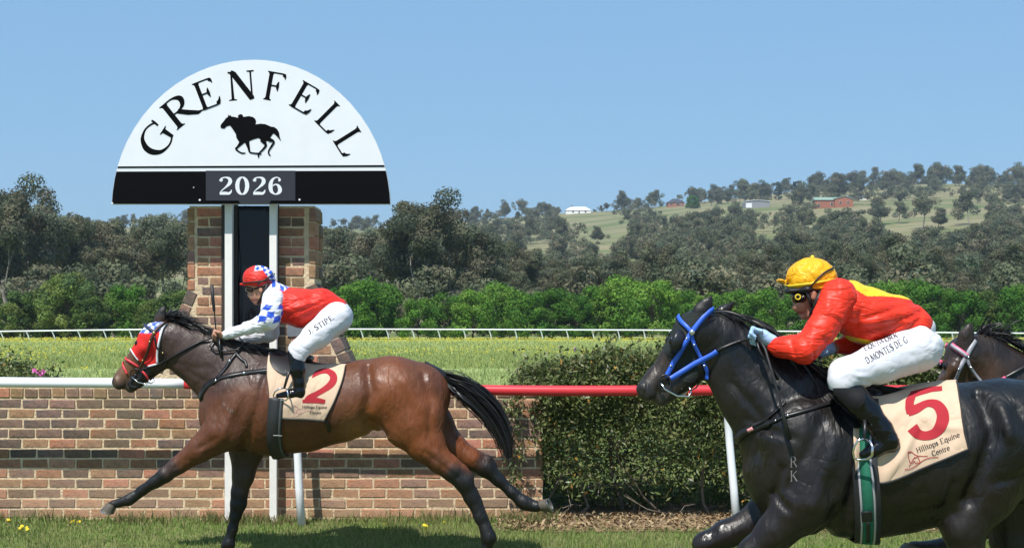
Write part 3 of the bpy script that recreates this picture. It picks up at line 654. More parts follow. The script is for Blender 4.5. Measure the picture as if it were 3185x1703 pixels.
# ---------------------------------------------------------------- pillar
pil = thing('brick_pillar', 'tall brick pillar with flared base behind the winning post sign', 'pillar', W(792, 1627, DW + .2))
def PW(px, py, D=DW): p = W(px, py, D); return p.x, p.z
def poly(pts, D=DW): return [PW(*q, D) for q in pts]
MB().prism(poly([(589, 640), (589, 908), (468, 1176), (688, 1176), (688, 640)]), DW + .006, DW + .44).obj('mortar', m_mortar, pil)
MB().prism(poly([(868, 640), (868, 1176), (1110, 1176), (978, 885), (978, 640)]), DW + .006, DW + .44).obj('mortar', m_mortar, pil)
m_void = mat('dark_timber', (.03, .022, .018), .8)
MB().box((PW(686, 0)[0], DW + .2, 1.2), (PW(870, 0)[0], DW + .44, PW(0, 636)[1])).obj('back_panel', m_void, pil)
s_ = DW / F; bh = 30.6
for side in (0, 1):
    xin, xo, fl = ((690, 583, 905) if side == 0 else (866, 983, 885)); sg = -1 if side == 0 else 1
    for i in range(18):                     # inner courses
        py = 645 + i * bh + bh / 2
        if py > 1178: break
        ex = xo if py < fl else xo + sg * (py - fl) * .45
        lim = ex - sg * 26 if py < fl else ex - sg * 40           # inner bricks stop here
        x = xin; k = 0; off = (i % 2)
        while sg * (lim - x) > 12:
            wd = 84 if not (off and k == 0 and py >= fl) else 42
            if py < fl and off: wd = 42
            wd = min(wd, sg * (lim - x)); a, b_ = sorted((x, x + sg * (wd - 5)))
            X0, Z = PW(a, py); X1, _ = PW(b_, py)
            brick(pil, (X0 + X1) / 2, DW + .055 + g.normal(0, .002), Z + g.normal(0, .001), round(X1 - X0, 2), ch - .014, .11, int(g.choice(4, p=[.20, .06, .38, .36]))); x += sg * wd; k += 1
    py = 645
    while py < fl - 20:                     # corner column
        h_ = min(44, fl - py - 2); X, Z = PW(xo - sg * 11, py + h_ / 2)
        for dd in (.105, .340): brick(pil, X, DW + dd, Z, .062, round((h_ - 4) * s_, 3), .215, int(g.choice(4, p=[.35, .15, .15, .35])))
        py += 44.3
    L_ = math.hypot(1, .45); q = 0
    while True:                             # slanting bricks of the flare
        py = fl + (q + .5) * 46 / L_
        if py > 1165: break
        X, Z = PW(xo + sg * (py - fl) * .45 - sg * 17, py)
        for dd in (.1045, .3395): brick(pil, X, DW + dd, Z, .098, .116, .215, int(g.choice(4, p=[.40, .25, .1, .25])), -sg * math.atan(.45))
        q += 1
MB().box((PW(894, 0)[0], DW - .012, PW(0, 1046)[1]), (PW(982, 0)[0], DW + .004, PW(0, 1003)[1])).obj('plaque', mat('grey_plaque', (.16, .17, .19), .5, var=.1), pil)

# ---------------------------------------------------------------- winning post sign
DS = 12.22
post = thing('winning_post', 'half-round black and white winning post sign on two white posts', 'sign', W(792, 1627, 12.35))
m_wht = mat('white_sign_paint', (.70, .72, .75), .35, .4, var=.03, vscale=2); m_blk = mat('black_sign_paint', (.0035, .0035, .0045), .6, .05); m_plate = mat('charcoal_plate', (.030, .031, .040), .5, .25); m_postw = mat('white_post_paint', (.76, .74, .70), .5, var=.06, vscale=4)
def SP(px, py): p = W(px, py, DS); return p.x, p.z
def dome(py):
    t = math.sqrt(max(0, 1 - ((650 - py) / 464.) ** 2)); return 790 - 443 * t, 790 + 425 * t
ey = [635, 600, 560, 520, 480, 440, 400, 360, 320, 290, 262, 240, 222, 208, 198, 191, 187.5]
left = [(dome(y)[0], y) for y in ey]; right = [(dome(y)[1], y) for y in ey]
MB().prism([SP(*q) for q in left + [(790, 186)] + right[::-1]][::-1], DS, DS + .05).obj('sign_board', m_wht, post)
def slab(name, pts, m, y0, parent=post, th=.004): return MB().prism([SP(*q) for q in pts], y0 - th, y0).obj(name, m, parent)
ly = 532
slab('black_panel', [(dome(ly + 1)[0] + 1, ly + 1.5), *[(dome(y)[0] + 1, y) for y in (560, 600, 634)], *[(dome(y)[1] - 1, y) for y in (634, 600, 560)], (dome(ly)[1] - 1, ly - 1)], m_blk, DS)
slab('stripe', [(dome(522)[0] + 1, 522.5), (dome(516)[0] + 1, 517.5), (dome(513)[1] - 1, 513.5), (dome(519)[1] - 1, 519)], m_blk, DS)
pl = slab('year_plate', [(641, 531), (919, 531), (919, 624), (641, 624)], m_plate, DS - .006)
slab('plate_lip', [(742, 622), (845, 621), (838, 634), (748, 634)], m_plate, DS - .007)
for q in ((622, 622), (932, 621), (350, 632), (603, 583)):
    x, z = SP(*q); MB().tube([(x, DS - .012, z), (x, DS, z)], .009 if q[0] != 603 else .005, 8).obj('screw', m_wht, post)
# serif capitals as strokes (x, y, half width), cap height 1
def stem(x, h=.075, s=.07, y0=0., y1=1.): return [(x, y0, h + s), (x, y0 + .03, h + s), (x, y0 + .05, h + s * .35), (x, y0 + .11, h), (x, y1 - .11, h), (x, y1 - .05, h + s * .35), (x, y1 - .03, h + s), (x, y1, h + s)]
E_ = [(stem(.16), 0), ([(.1, .975, .025), (.58, .975, .025), (.66, .93, .07), (.70, .86, .02)], 0), ([(.62, .985, .012), (.69, .90, .045), (.71, .80, .012)], 0), ([(.2, .525, .025), (.45, .525, .025)], 0), ([(.49, .36, .012), (.47, .44, .04), (.46, .525, .06), (.47, .61, .04), (.49, .69, .012)], 0),
      ([(.1, .025, .025), (.60, .025, .025), (.68, .08, .08), (.72, .14, .03)], 0), ([(.64, .012, .012), (.73, .13, .05), (.79, .27, .012)], 0)]
F_ = E_[:5]
L_g = [E_[0]] + E_[5:]
N_ = [([(.12, .0, .14), (.12, .03, .14), (.12, .05, .05), (.12, .95, .03)], 0), ([(.10, .99, .075), (.20, .92, .10), (.78, .06, .10), (.80, 0, .08)], 0), ([(.80, 0, .03), (.80, .95, .03), (.80, .965, .13), (.80, 1, .13)], 0), ([(.0, .975, .025), (.2, .975, .025)], 0)]
R_g = [(stem(.16), 0), ([(.16, .975, .025), (.42, .972, .03), (.60, .87, .07), (.64, .74, .078), (.57, .58, .06), (.40, .50, .03), (.18, .495, .025)], 1), ([(.36, .51, .07), (.58, .24, .078), (.80, .03, .06), (.92, .012, .02)], 0)]
G_ = [([(.86, .80, .012), (.78, .90, .03), (.62, .975, .03), (.46, .985, .035), (.25, .90, .06), (.11, .70, .085), (.07, .50, .09), (.11, .30, .085), (.24, .11, .06), (.46, .015, .035), (.64, .02, .03), (.80, .09, .03)], 1), ([(.84, .70, .03), (.86, .86, .035), (.86, .98, .03)], 0), ([(.80, .06, .05), (.80, .42, .07), (.80, .45, .14), (.80, .48, .16)], 0)]
def letter(name, gl, cx, cy, ang, cap, width, D, m, parent, capw=.78):
    """(cx, cy) bottom centre and cap height in photo pixels on the sign plane"""
    mb = MB(); u = (math.cos(ang), math.sin(ang)); w = (math.sin(ang), -math.cos(ang)); sx_ = width / capw
    for k, (st, cv) in enumerate(gl):
        def fn(x, y, kk):
            X = (x - capw / 2) * sx_; Y = y * cap; p = W(cx + u[0] * X + w[0] * Y, cy + u[1] * X + w[1] * Y, D); return (p.x, D - .002 - kk * .0006, p.z)
        stroke_mesh(mb, st, fn, k, bool(cv))
    o = mb.obj(name, m, parent); return o
def Z(x, y): return 320 + x / 2.648, 160 + y / 2.648
for gl, x, y, a, wd in ((G_, 528, 802, -57, 220), (R_g, 700, 580, -38.5, 235), (E_, 900, 460, -21, 185), (N_, 1145, 400, -4.5, 200), (F_, 1403, 409, 10, 175), (E_, 1607, 487, 30, 185), (L_g, 1800, 632, 45, 175), (L_g, 1938, 808, 58, 175)):
    cx, cy = Z(x, y); letter('letter', gl, cx, cy, R(a), 238 / 2.648, wd / 2.648, DS, m_blk, post, .80 if gl is not N_ else .86)
two = [([(.10, .74, .02), (.09, .80, .06), (.15, .80, .085), (.20, .78, .03)], 1), ([(.08, .76, .03), (.14, .90, .04), (.33, .965, .035), (.52, .90, .075), (.57, .74, .095), (.50, .58, .08), (.33, .40, .04), (.16, .24, .025), (.09, .13, .02)], 1), ([(.06, .075, .075), (.30, .085, .085), (.52, .07, .07), (.60, .16, .05), (.64, .28, .012)], 0)]
zero = [([(.32 + .24 * math.sin(a), .5 - .47 * math.cos(a), .035 + .065 * abs(math.sin(a))) for a in np.linspace(0, 2 * math.pi, 17)], 1)]
six = [([(.56, .80, .05), (.50, .92, .035), (.36, .965, .03), (.20, .86, .06), (.11, .66, .09), (.09, .42, .10), (.14, .18, .08), (.32, .035, .035), (.50, .12, .08), (.55, .30, .095), (.48, .50, .07), (.34, .58, .035), (.20, .50, .03)], 1), ([(.50, .74, .03), (.52, .80, .06), (.50, .86, .03)], 1)]
for gl, x in ((two, 1007), (zero, 1148), (two, 1283), (six, 1420)):
    cx, cy = Z(x, 1180); letter('digit', gl, cx, cy, 0, 148 / 2.648, 108 / 2.648, DS - .010, m_wht, pl, .64)
# galloping horse emblem
emb = [(968, 620), (975, 600), (1000, 570), (1012, 552), (1030, 540), (1033, 520), (1042, 532), (1050, 523), (1056, 536), (1085, 540), (1115, 547), (1112, 530), (1130, 517), (1148, 520), (1158, 540), (1200, 533), (1235, 540), (1255, 555), (1262, 575), (1257, 602), (1300, 595), (1340, 600), (1385, 620), (1412, 623), (1435, 640), (1450, 665), (1456, 700), (1467, 738), (1445, 712), (1425, 690), (1405, 674), (1392, 690), (1375, 715), (1372, 735), (1340, 740), (1310, 735), (1282, 712), (1240, 724), (1212, 735), (1190, 752), (1165, 752), (1120, 742), (1100, 710), (1096, 680), (1070, 640), (1048, 610), (1020, 616), (1000, 636), (975, 632)]
mb = MB(); mb.prism([SP(*Z(*q)) for q in emb], DS - .004, DS)
for k, st in enumerate([[(1150, 740, 20), (1112, 785, 9), (1097, 803, 8), (1125, 828, 6), (1150, 838, 6), (1175, 836, 4)], [(1185, 735, 20), (1200, 790, 11), (1211, 828, 7), (1245, 838, 6), (1290, 842, 7), (1306, 848, 4)], [(1310, 725, 20), (1342, 768, 11), (1325, 800, 8), (1288, 838, 6), (1282, 858, 7), (1283, 876, 3)], [(1368, 725, 18), (1408, 744, 9), (1390, 780, 8), (1368, 815, 6), (1366, 840, 6), (1380, 858, 5)]]):
    stroke_mesh(mb, st, lambda x, y, kk: (SP(*Z(x, y))[0], DS - .0045 - kk * .0005, SP(*Z(x, y))[1]), k, True)
mb.obj('horse_emblem', m_blk, post)
for a, b_ in ((699, 722), (838, 860)):      # white posts from the ground to the sign
    x0, x1 = W(a, 0, 12.36).x, W(b_, 0, 12.36).x; bm = MB().box((x0, 12.36, -.05), (x1, 12.43, W(0, 500, 12.36).z)); bm.obj('post', m_postw, post)
m_glass = mat('dark_glass', (.006, .007, .009), .08, .3, crease=(.01, 2., (3, 1, .6), .3))
MB().box((W(724, 0, 12.52).x, 12.52, 1.25), (W(837, 0, 12.52).x, 12.53, W(0, 640, 12.52).z)).obj('glass_pane', m_glass, post)
m_gap_shade = mat('brown_gap_shade', (.035, .027, .022), .6)
for a, b_ in ((690, 699), (726, 740), (860, 868)): MB().box((W(a, 0, 12.5).x, 12.485, .9), (W(b_, 0, 12.5).x, 12.515, W(0, 636, 12.5).z)).obj('gap_shade_strip', m_gap_shade, post)  # shadow of the gaps beside the posts, built as dark brown strips

# ---------------------------------------------------------------- rails
m_railw = mat('white_rail_plastic', (.80, .82, .84), .35, .5, var=.03, vscale=3); m_railr = mat('red_rail_plastic', (.60, .035, .045), .3, .5, var=.06, vscale=3)
DR = 12.10
rail = thing('running_rail', 'white and red plastic running rail in front of the brick wall', 'rail', (0, 12.1, 0))
def rpt(px, py): return W(px, py, DR)
wl = [(-700, 1180), (0, 1188), (300, 1190), (575, 1193)]; rd = [(575, 1193), (1000, 1203), (1650, 1214), (2200, 1213), (2800, 1213), (3900, 1213)]
MB().tube([rpt(*q) for q in catmull(wl, 4)], .0445, 20).obj('rail', m_railw, rail, True)
MB().tube([rpt(*q[:2]) + Vector((.0, 0, 0)) for q in catmull(rd, 4)], .0455, 20).obj('rail', m_railr, rail, True)
for bx in (-420, 940, 2292, 3650):
    b_ = W(bx, 1636, 12.18); b_.z = -.05; top = rpt(bx - 32, 1200 if bx > 0 else 1185)
    MB().tube([b_, b_ + (top - b_) * .3, b_ + (top - b_) * .6 + Vector((0, .06, 0)), b_ + (top - b_) * .85 + Vector((0, .09, .02)), top], [.036, .035, .034, .033, .032], 12).obj('post', m_railw, rail, True)
far = thing('running_rail', 'distant white running rail across the far side of the field', 'rail', (0, 146, 0))
DF = 146.
ptsf = [W(px, np.interp(px, [-200, 0, 450, 1100, 2000, 3200, 3400], [1031, 1030, 1024, 1023, 1026, 1036, 1038]), DF) for px in range(-160, 3400, 80)]
MB().tube(ptsf, .075, 8).obj('rail', m_railw, far, True)
pm = None
for i, p in enumerate(ptsf):
    if pm is None:
        pm = mesh('post', *(lambda b: (b.v, b.f))(MB().tube([(0, 0, 0), (.12, .1, -.25), (.25, .3, -.75), (.3, .35, -1.3)], [.06, .065, .07, .07], 6)), m_railw, True)
    put('post', pm, far, tuple(p))

# ---------------------------------------------------------------- hedge
def shrub_mass(name, label, x0, x1, y0, y1, ztop, n, seed, cols, leaf=.045, stems=0, zlow=.25, low_density=.25, left_round=.5, fillf=.33):
    g = np.random.default_rng(seed); t = thing(name, label, 'hedge' if x1 - x0 > 2 else 'shrub', ((x0 + x1) / 2, (y0 + y1) / 2, 0))
    x = g.uniform(x0, x1, n); yy = g.uniform(0, 1, n); z = g.uniform(0, 1, n)
    cy, hy = (y0 + y1) / 2, (y1 - y0) / 2
    zt = ztop(x); bulge = 1 + .12 * vnoise(np.stack([x * 2.3, 0 * x, z * 3], -1)) + .08 * vnoise(np.stack([x * 6, 0 * x + 3, z * 7], -1))
    endf = np.clip((x - x0) / left_round, 0, 1) ** .4
    face = g.random(n)                      # leaves sit near the outer skin, most on the front and the top
    fr = face < .50; tp = (face >= .50) & (face < .85)
    depth = g.exponential(.07, n)
    Y = np.where(fr, cy - hy * bulge * (1 - .35 * np.clip(z - .7, 0, 1)) * endf + depth, cy + g.uniform(-1, 1, n) * hy * endf); Zc = np.where(tp, zt * (1 - .03 + .05 * vnoise(np.stack([x * 5, Y * 5, 0 * x], -1))) - depth * .7 - .18 * np.abs((Y - cy) / hy) ** 3, zlow + z ** .7 * (zt - zlow))
    fill = g.random(n) < fillf
    Y = np.where(fill, cy + g.uniform(-.1, 1, n) * hy * endf, Y); Zc = np.where(fill, .03 + g.uniform(0, .93, n) * zt, Zc)
    keep = fill | (g.random(n) < np.clip(low_density + (Zc - zlow) / (zt - zlow) * 1.3 + .5 * vnoise(np.stack([x * 3, Zc * 3, 0 * x + 5], -1)), .04, 1))
    P = np.stack([x, Y, Zc], -1)[keep]
    sp = []                                 # young shoots standing out of the clipped surface
    for i in range(int(60 * (x1 - x0))):
        if g.random() < .6: bx = g.uniform(x0, x1); o = np.array([bx, cy + g.uniform(-.9, .5) * hy, float(ztop(np.array(bx))) - .06]); d0 = np.array([g.normal(0, .35), g.normal(-.1, .2), 1.])
        elif g.random() < .7: bx = g.uniform(x0, x1); o = np.array([bx, cy - hy * 1.02, g.uniform(.45, 1.2)]); d0 = np.array([g.normal(0, .4), -.7, .5])
        else: o = np.array([x0 + .08, cy - hy * g.uniform(.4, 1.1), g.uniform(.3, 1.2)]); d0 = np.array([-1., -.35, g.normal(.1, .4)])
        d0 /= np.linalg.norm(d0); l0 = g.uniform(.06, .24)
        sp += [o + d0 * l0 * q + g.normal(0, .012, 3) for q in np.linspace(0, 1, 12)]
    P = np.concatenate([P, np.array(sp)]); m = len(P)
    d = g.normal(size=(m, 3)); d[:, 1] -= .5; d[:, 2] -= .1; d /= np.linalg.norm(d, axis=1)[:, None]
    s = np.cross(d, g.normal(size=(m, 3))); s /= np.linalg.norm(s, axis=1)[:, None]; l = leaf * g.uniform(.6, 1.35, (m, 1))
    V = np.stack([P, P + d * l * .5 + s * l * .17, P + d * l, P + d * l * .5 - s * l * .17], 1).reshape(-1, 3)
    cl = np.array(cols)[g.integers(0, len(cols), m)] * g.uniform(.7, 1.25, (m, 1)); cl[g.random(m) < .012] = (.45, .22, .04)
    stuff(put('foliage', mesh('foliage', V, np.arange(m * 4).reshape(-1, 4), m_hleaf, False, np.repeat(cl, 4, 0)), t))
    for i in range(stems):
        mb = MB(); bx = x0 + (x1 - x0) * (i + .5 + g.uniform(-.3, .3)) / stems; p = Vector((bx, cy + g.uniform(-.5, .2) * hy, -.05)); d = Vector((g.normal(0, .5), g.normal(0, .2), 1)).normalized(); pts = [p]; q = p
        for k in range(6): d = (d + Vector((g.normal(0, .35), g.normal(0, .15), .1))).normalized(); q = q + d * .2; pts.append(q)
        r0 = g.uniform(.012, .028); mb.tube(pts, [r0 * (1 - .1 * k) for k in range(7)], 7, False)
        for j in range(5):
            a = pts[int(g.integers(1, 6))]; e = a + Vector((g.normal(0, .35), g.normal(-.1, .15), g.uniform(-.1, .4))); mb.tube([a, (a + e) / 2 + Vector(g.normal(0, .04, 3)), e], [r0 * .45, r0 * .3, r0 * .15], 5, False)
        mb.obj('stem', m_stem, t, True)
    mb = MB()
    for i in range(stems * 10):
        a = Vector((g.uniform(x0 + .2, x1), cy + g.uniform(-.9, .3) * hy, g.uniform(.05, .6))); e = a + Vector((g.normal(0, .2), g.normal(0, .08), g.normal(.02, .14)))
        mb.tube([a, (a + e) / 2 + Vector(g.normal(0, .03, 3)), e], [.004, .0035, .002], 4, False)
    if stems: stuff(mb.obj('twigs', m_stem, t))
    return t
m_hleaf = mat('hedge_leaf', attr='col', rough=.45, spec=.4, trans=.15)
m_stem = mat('shrub_stem', (.23, .19, .15), .9, .2, var=.3, vscale=14)
HC = [(.095, .130, .036), (.120, .155, .045), (.150, .175, .058), (.075, .110, .034), (.175, .175, .078)]
ht = lambda x: np.interp(x, [.0, .35, .8, 1.6, 2.6, 4., 6.5], [1.26, 1.40, 1.50, 1.54, 1.52, 1.44, 1.37]) + .03 * np.sin(x * 9)
shrub_mass('hedge', 'long dark green leafy hedge behind the red rail', .0, 6.3, 12.40, 13.7, ht, 160000, 61, HC, .055, 15, .16, .06, .35)
sh = shrub_mass('flowering_shrub', 'top of a pink flowered shrub behind the wall at the left edge', -5.2, -4.15, 12.85, 13.5, lambda x: np.interp(x, [-5.2, -4.6, -4.15], [1.42, 1.40, 1.22]), 7000, 62, HC, .055, 2, .2, .5, .1)
m_pink = mat('pink_petal', (.62, .16, .42), .7); m_pale = mat('pale_pink_petal', (.62, .38, .50), .7)
def blossom(px, py, D, r, m, parent):
    g2 = np.random.default_rng(int(px)); c = W(px, py, D); mb = MB()
    for k in range(9):
        d = Vector(g2.normal(size=3)); d.y -= .8; d.normalize(); s = d.orthogonal().normalized(); w = d.cross(s)
        mb.add([c, c + d * r * .6 + s * r * .45, c + d * r + w * r * .1, c + d * r * .6 - s * r * .45], [(0, 1, 2, 3)])
    mb.obj('blossom', m, parent)
for q in ((108, 1153), (120, 1158), (135, 1156), (128, 1164)): blossom(*q, 12.82, .028, m_pink, sh)
hd = [o for o in C.objects if o.name == 'hedge'][0]
for q in ((1790, 1084, m_pale), (2912, 1150, m_pale), (2905, 1158, m_pale), (2926, 1124, m_pink), (2838, 1200, m_pink), (2846, 1203, m_pink), (2760, 1160, m_pale), (2765, 1178, m_pale), (2640, 1140, m_pale)): blossom(q[0], q[1], 12.42, .026, q[2], hd)
# bare soil with dry leaf litter under the hedge
m_soil = mat('leaf_litter_soil', (.20, .135, .08), .95, .1, var=.35, vscale=9, var2=(.26, .185, .11), bump=.02, bscale=50)
structure(put('garden_bed', mesh('garden_bed', [(a, b + c, float(track_z(b + c)) + .018 + (.02 if c > 1 else 0)) for a, b in ((-.12, 12.1), (.3, 11.95), (1.2, 11.98), (2.4, 11.93), (7, 11.96)) for c in (0, .16, .38, 1.8)], [(4 * i + j, 4 * i + 4 + j, 4 * i + 5 + j, 4 * i + 1 + j) for i in range(4) for j in range(3)], m_soil)))
g = np.random.default_rng(63); n = 9000; x = g.uniform(-.15, 6.6, n); y = 11.9 + g.uniform(0, 1, n) ** .8 * .9; a = g.uniform(0, 6.28, n); r = g.uniform(.008, .03, n)
c = np.stack([x, y, track_z(y) + .025 + g.uniform(0, .03, n)], -1); d = np.stack([np.cos(a) * r, np.sin(a) * r, g.normal(0, .5, n) * r], -1); e = np.stack([-np.sin(a) * r * .35, np.cos(a) * r * .35, g.normal(0, .3, n) * r], -1)
V = np.stack([c - d, c + e, c + d, c - e], 1).reshape(-1, 3); cl = np.array([(.30, .21, .11), (.22, .14, .07), (.36, .27, .15), (.17, .12, .07)])[g.integers(0, 4, n)]
o = stuff(put('leaf_litter', mesh('leaf_litter', V, np.arange(4 * n).reshape(-1, 4), mat('dry_leaf', attr='col', rough=.8), False, np.repeat(cl, 4, 0)))); tag(o, 'dry brown fallen leaves on the soil under the hedge', 'leaf litter')
# ---------------------------------------------------------------- horses
def coat(name, rough, spec, bump, sheen=0.):
    m = mat(name, attr='col', rough=rough, spec=spec, var=.16, vscale=14., bump=bump, bscale=34., stretch=(1., 1., .45), crease=(bump * 1.6, 7., (1.4, 1., .7), .8))
    nt = m.node_tree; b = nt.nodes['Principled BSDF']
    # sweat and muscle sheen: roughness varies over the coat
    tc = nd(nt, 'ShaderNodeTexCoord'); nz = nd(nt, 'ShaderNodeTexNoise', i_Scale=5., i_Detail=6.); nt.links.new(tc.outputs['Object'], nz.inputs['Vector'])
    mr = nd(nt, 'ShaderNodeMapRange', i_To_Min=rough - .05, i_To_Max=rough + .20); mr.inputs['From Min'].default_value = .35; mr.inputs['From Max'].default_value = .65
    nt.links.new(nz.outputs[0], mr.inputs[0]); nt.links.new(mr.outputs[0], b.inputs['Roughness']); return m
m_bay = coat('bay_coat', .44, .48, .005); m_black = coat('black_coat', .33, .45, .0050)
m_hair = mat('black_hair', (.010, .009, .009), .42, .5, var=.3, vscale=20); m_hoof = mat('hoof_horn', (.10, .085, .065), .5, .4, var=.3, vscale=25, stretch=(1, 1, .2)); m_shoe = mat('steel_shoe', (.6, .6, .62), .3, .5, metal=1.)
m_eye = mat('horse_eye', (.008, .005, .004), .05, .6); m_leather = mat('black_leather', (.012, .012, .014), .38, .5); m_brownl = mat('brown_leather', (.05, .02, .012), .4, .5); m_steel = mat('bit_steel', (.7, .7, .72), .2, .5, metal=1.); m_brass = mat('brass_buckle', (.6, .45, .2), .3, .5, metal=1.)
m_cloth = mat('saddlecloth_beige', (.60, .44, .315), .85, .15, var=.06, vscale=5, crease=(.020, 3.5, (1.6, 1., .8), .5)); m_print = mat('red_print', (.36, .025, .035), .8, .15); m_ink = mat('dark_print', (.035, .03, .035), .8, .15); m_piping = mat('dark_piping', (.02, .02, .022), .8)
def hoof(root, c, a, t, s=1.):
    a = Vector(a).normalized(); t = Vector(t); t = (t - a * t.dot(a)).normalized(); w = a.cross(t); n = 18; vs = []
    for (h, r, sh) in ((-.012, .040, -.004), (0, .046, 0), (.03, .052, .008), (.068, .060, .020), (.078, .061, .022)):
        for k in range(n):
            q = 2 * math.pi * k / n; ex = 1.12 if math.cos(q) > 0 else .92
            vs.append(c + a * h * s + t * (sh + r * math.cos(q) * ex) * s + w * r * math.sin(q) * .92 * s)
    fs = [(i * n + k, i * n + (k + 1) % n, (i + 1) * n + (k + 1) % n, (i + 1) * n + k) for i in range(4) for k in range(n)]
    fs += [tuple(range(n)), tuple(range(5 * n - 1, 4 * n - 1, -1))]
    o = MB().add(vs, fs).obj('hoof', m_hoof, root, True)
    pts = [c + a * .080 * s + t * (.020 + .052 * math.cos(q) * (1.12 if math.cos(q) > 0 else .92)) * s + w * .048 * math.sin(q) * s for q in np.linspace(-2.5, 2.5, 16)]
    nrm = [a] * 16; v, f = band_mesh(pts, nrm, .018 * s, .006); MB().add(v, f).obj('shoe', m_shoe, o)
    return o
def hair_mesh(strands, w0):
    """strands: list of arrays of points -> crossed ribbons"""
    V = []; Fs = []; b = 0; gg = np.random.default_rng(9)
    for P in strands:
        n = len(P); T = np.gradient(P, axis=0); S = np.cross(T, gg.normal(size=3)); S /= np.linalg.norm(S, axis=1)[:, None] + 1e-9
        w = w0 * gg.uniform(.6, 1.3) * np.linspace(1, .25, n)[:, None]; V.append(np.concatenate([P - S * w, P + S * w]))
        i = np.arange(n - 1); Fs.append(np.stack([b + i, b + i + 1, b + n + i + 1, b + n + i], -1)); b += 2 * n
    return np.concatenate(V), np.concatenate(Fs)
def mane(root, D0, crest, flow, n, length, spread, seed, lat=.035, w=.004, lift=0.):
    g = np.random.default_rng(seed); cr = catmull(crest, 10); st = []
    for i in range(n):
        t = g.random() * (len(cr) - 1); k = int(t); p = cr[k] + (cr[min(k + 1, len(cr) - 1)] - cr[k]) * (t - k); fx = np.interp(t / (len(cr) - 1), [q[0] for q in flow], [q[1] for q in flow]); fz = np.interp(t / (len(cr) - 1), [q[0] for q in flow], [q[2] for q in flow])
        o = np.array(tuple(W(p[0], p[1] + g.uniform(0, 6), D0))); o[1] += g.normal(0, lat * .5); o[2] += lift
        d = np.array([fx + g.normal(0, spread), g.normal(-.12, .28), fz + g.normal(0, spread)]); L_ = length * g.uniform(.55, 1.25); P = [o]
        for s in range(7):
            d = d + np.array([.06, g.normal(0, .05), -.13]); d /= np.linalg.norm(d); P.append(P[-1] + d * L_ / 7)
        st.append(np.array(P))
    v, f = hair_mesh(st, w); return put('mane', mesh('mane', v, f, m_hair, True), root)
def tail(root, D0, guide, n, seed, w=.004, sway=.05):
    g = np.random.default_rng(seed); G = np.array(catmull(guide, 8)); st = []
    for i in range(n):
        a = g.uniform(0, .30); e = min(1., g.uniform(.55, 1.05)); u = np.clip(g.normal(0, .5), -1.25, 1.25); l = g.normal(0, .035); ts = np.linspace(a, e, 14) * (len(G) - 1); P = []
        for j, t in enumerate(ts):
            k = min(int(t), len(G) - 2); c = G[k] + (G[k + 1] - G[k]) * (t - k); d = G[k + 1][:2] - G[k][:2]; d = d / np.hypot(*d); grow = min(1, j / 5 + .15)
            q = W(c[0] - d[1] * c[2] * u * grow, c[1] + d[0] * c[2] * u * grow, D0); q.y += l * grow + sway * (t / len(G)); P.append(tuple(q))
        P = np.array(P)
        if g.random() < .16: P[:, 2] -= np.linspace(0, 1, 14) ** 2 * g.uniform(.02, .12)
        st.append(P)
    v, f = hair_mesh(st, w); return put('tail', mesh('tail', v, f, m_hair, True), root)
def finish(S, name, root, m, ctl, smooth, pw=3.):
    v, f = S.mesh(smooth); c = idw(v, S.D0, ctl, pw); put(name, mesh(name, v, f, m, True, c), root); return v, f, bvh_of(v, f)
def patch(name, rows, bvh, D0, m, root, lift=.004, nu=16, nv=18, colf=None, mirror=True, thick=0.):
    ry = [r[0] for r in rows]; V = []; cl = []
    for j in range(nv):
        y = ry[0] + (ry[-1] - ry[0]) * j / (nv - 1); xl = np.interp(y, ry, [r[1] for r in rows]); xr = np.interp(y, ry, [r[2] for r in rows])
        for i in range(nu):
            x = xl + (xr - xl) * i / (nu - 1); l, n = hit(x, y, bvh, D0); V.append(l + n * lift); cl.append(colf(x, y) if colf else (1, 1, 1))
    fs = [(j * nu + i, (j + 1) * nu + i, (j + 1) * nu + i + 1, j * nu + i + 1) for j in range(nv - 1) for i in range(nu - 1)]
    if mirror:
        put(name, mesh(name, [(p.x, 2 * D0 - p.y, p.z) for p in V], [q[::-1] for q in fs], m, True, np.array(cl) if colf else None), root)
    return put(name, mesh(name, [tuple(p) for p in V], fs, m, True, np.array(cl) if colf else None), root)
def ringo(name, c, r, w, m, parent, a=Vector((1, 0, 0)), b=Vector((0, 0, 1)), rx=1.):
    pts = [c + a * math.cos(q) * r * rx + b * math.sin(q) * r for q in np.linspace(0, 2 * math.pi, 21)]; return MB().tube(pts, w, 6, False).obj(name, m, parent, True)
def knob(name, c, r, m, parent, sy=.5):
    mb = MB(); n = 10; vs = []
    for i in range(1, 6):
        for k in range(n): a = math.pi * i / 6; vs.append(c + Vector((r * math.sin(a) * math.cos(2 * math.pi * k / n), -r * sy * math.cos(a), r * math.sin(a) * math.sin(2 * math.pi * k / n))))
    vs += [c + Vector((0, -r * sy, 0)), c + Vector((0, r * sy, 0))]; fs = [(i * n + k, i * n + (k + 1) % n, (i + 1) * n + (k + 1) % n, (i + 1) * n + k) for i in range(4) for k in range(n)] + [(50, (k + 1) % n, k) for k in range(n)] + [(51, 40 + k, 40 + (k + 1) % n) for k in range(n)]
    return MB().add(vs, fs).obj(name, m, parent, True)
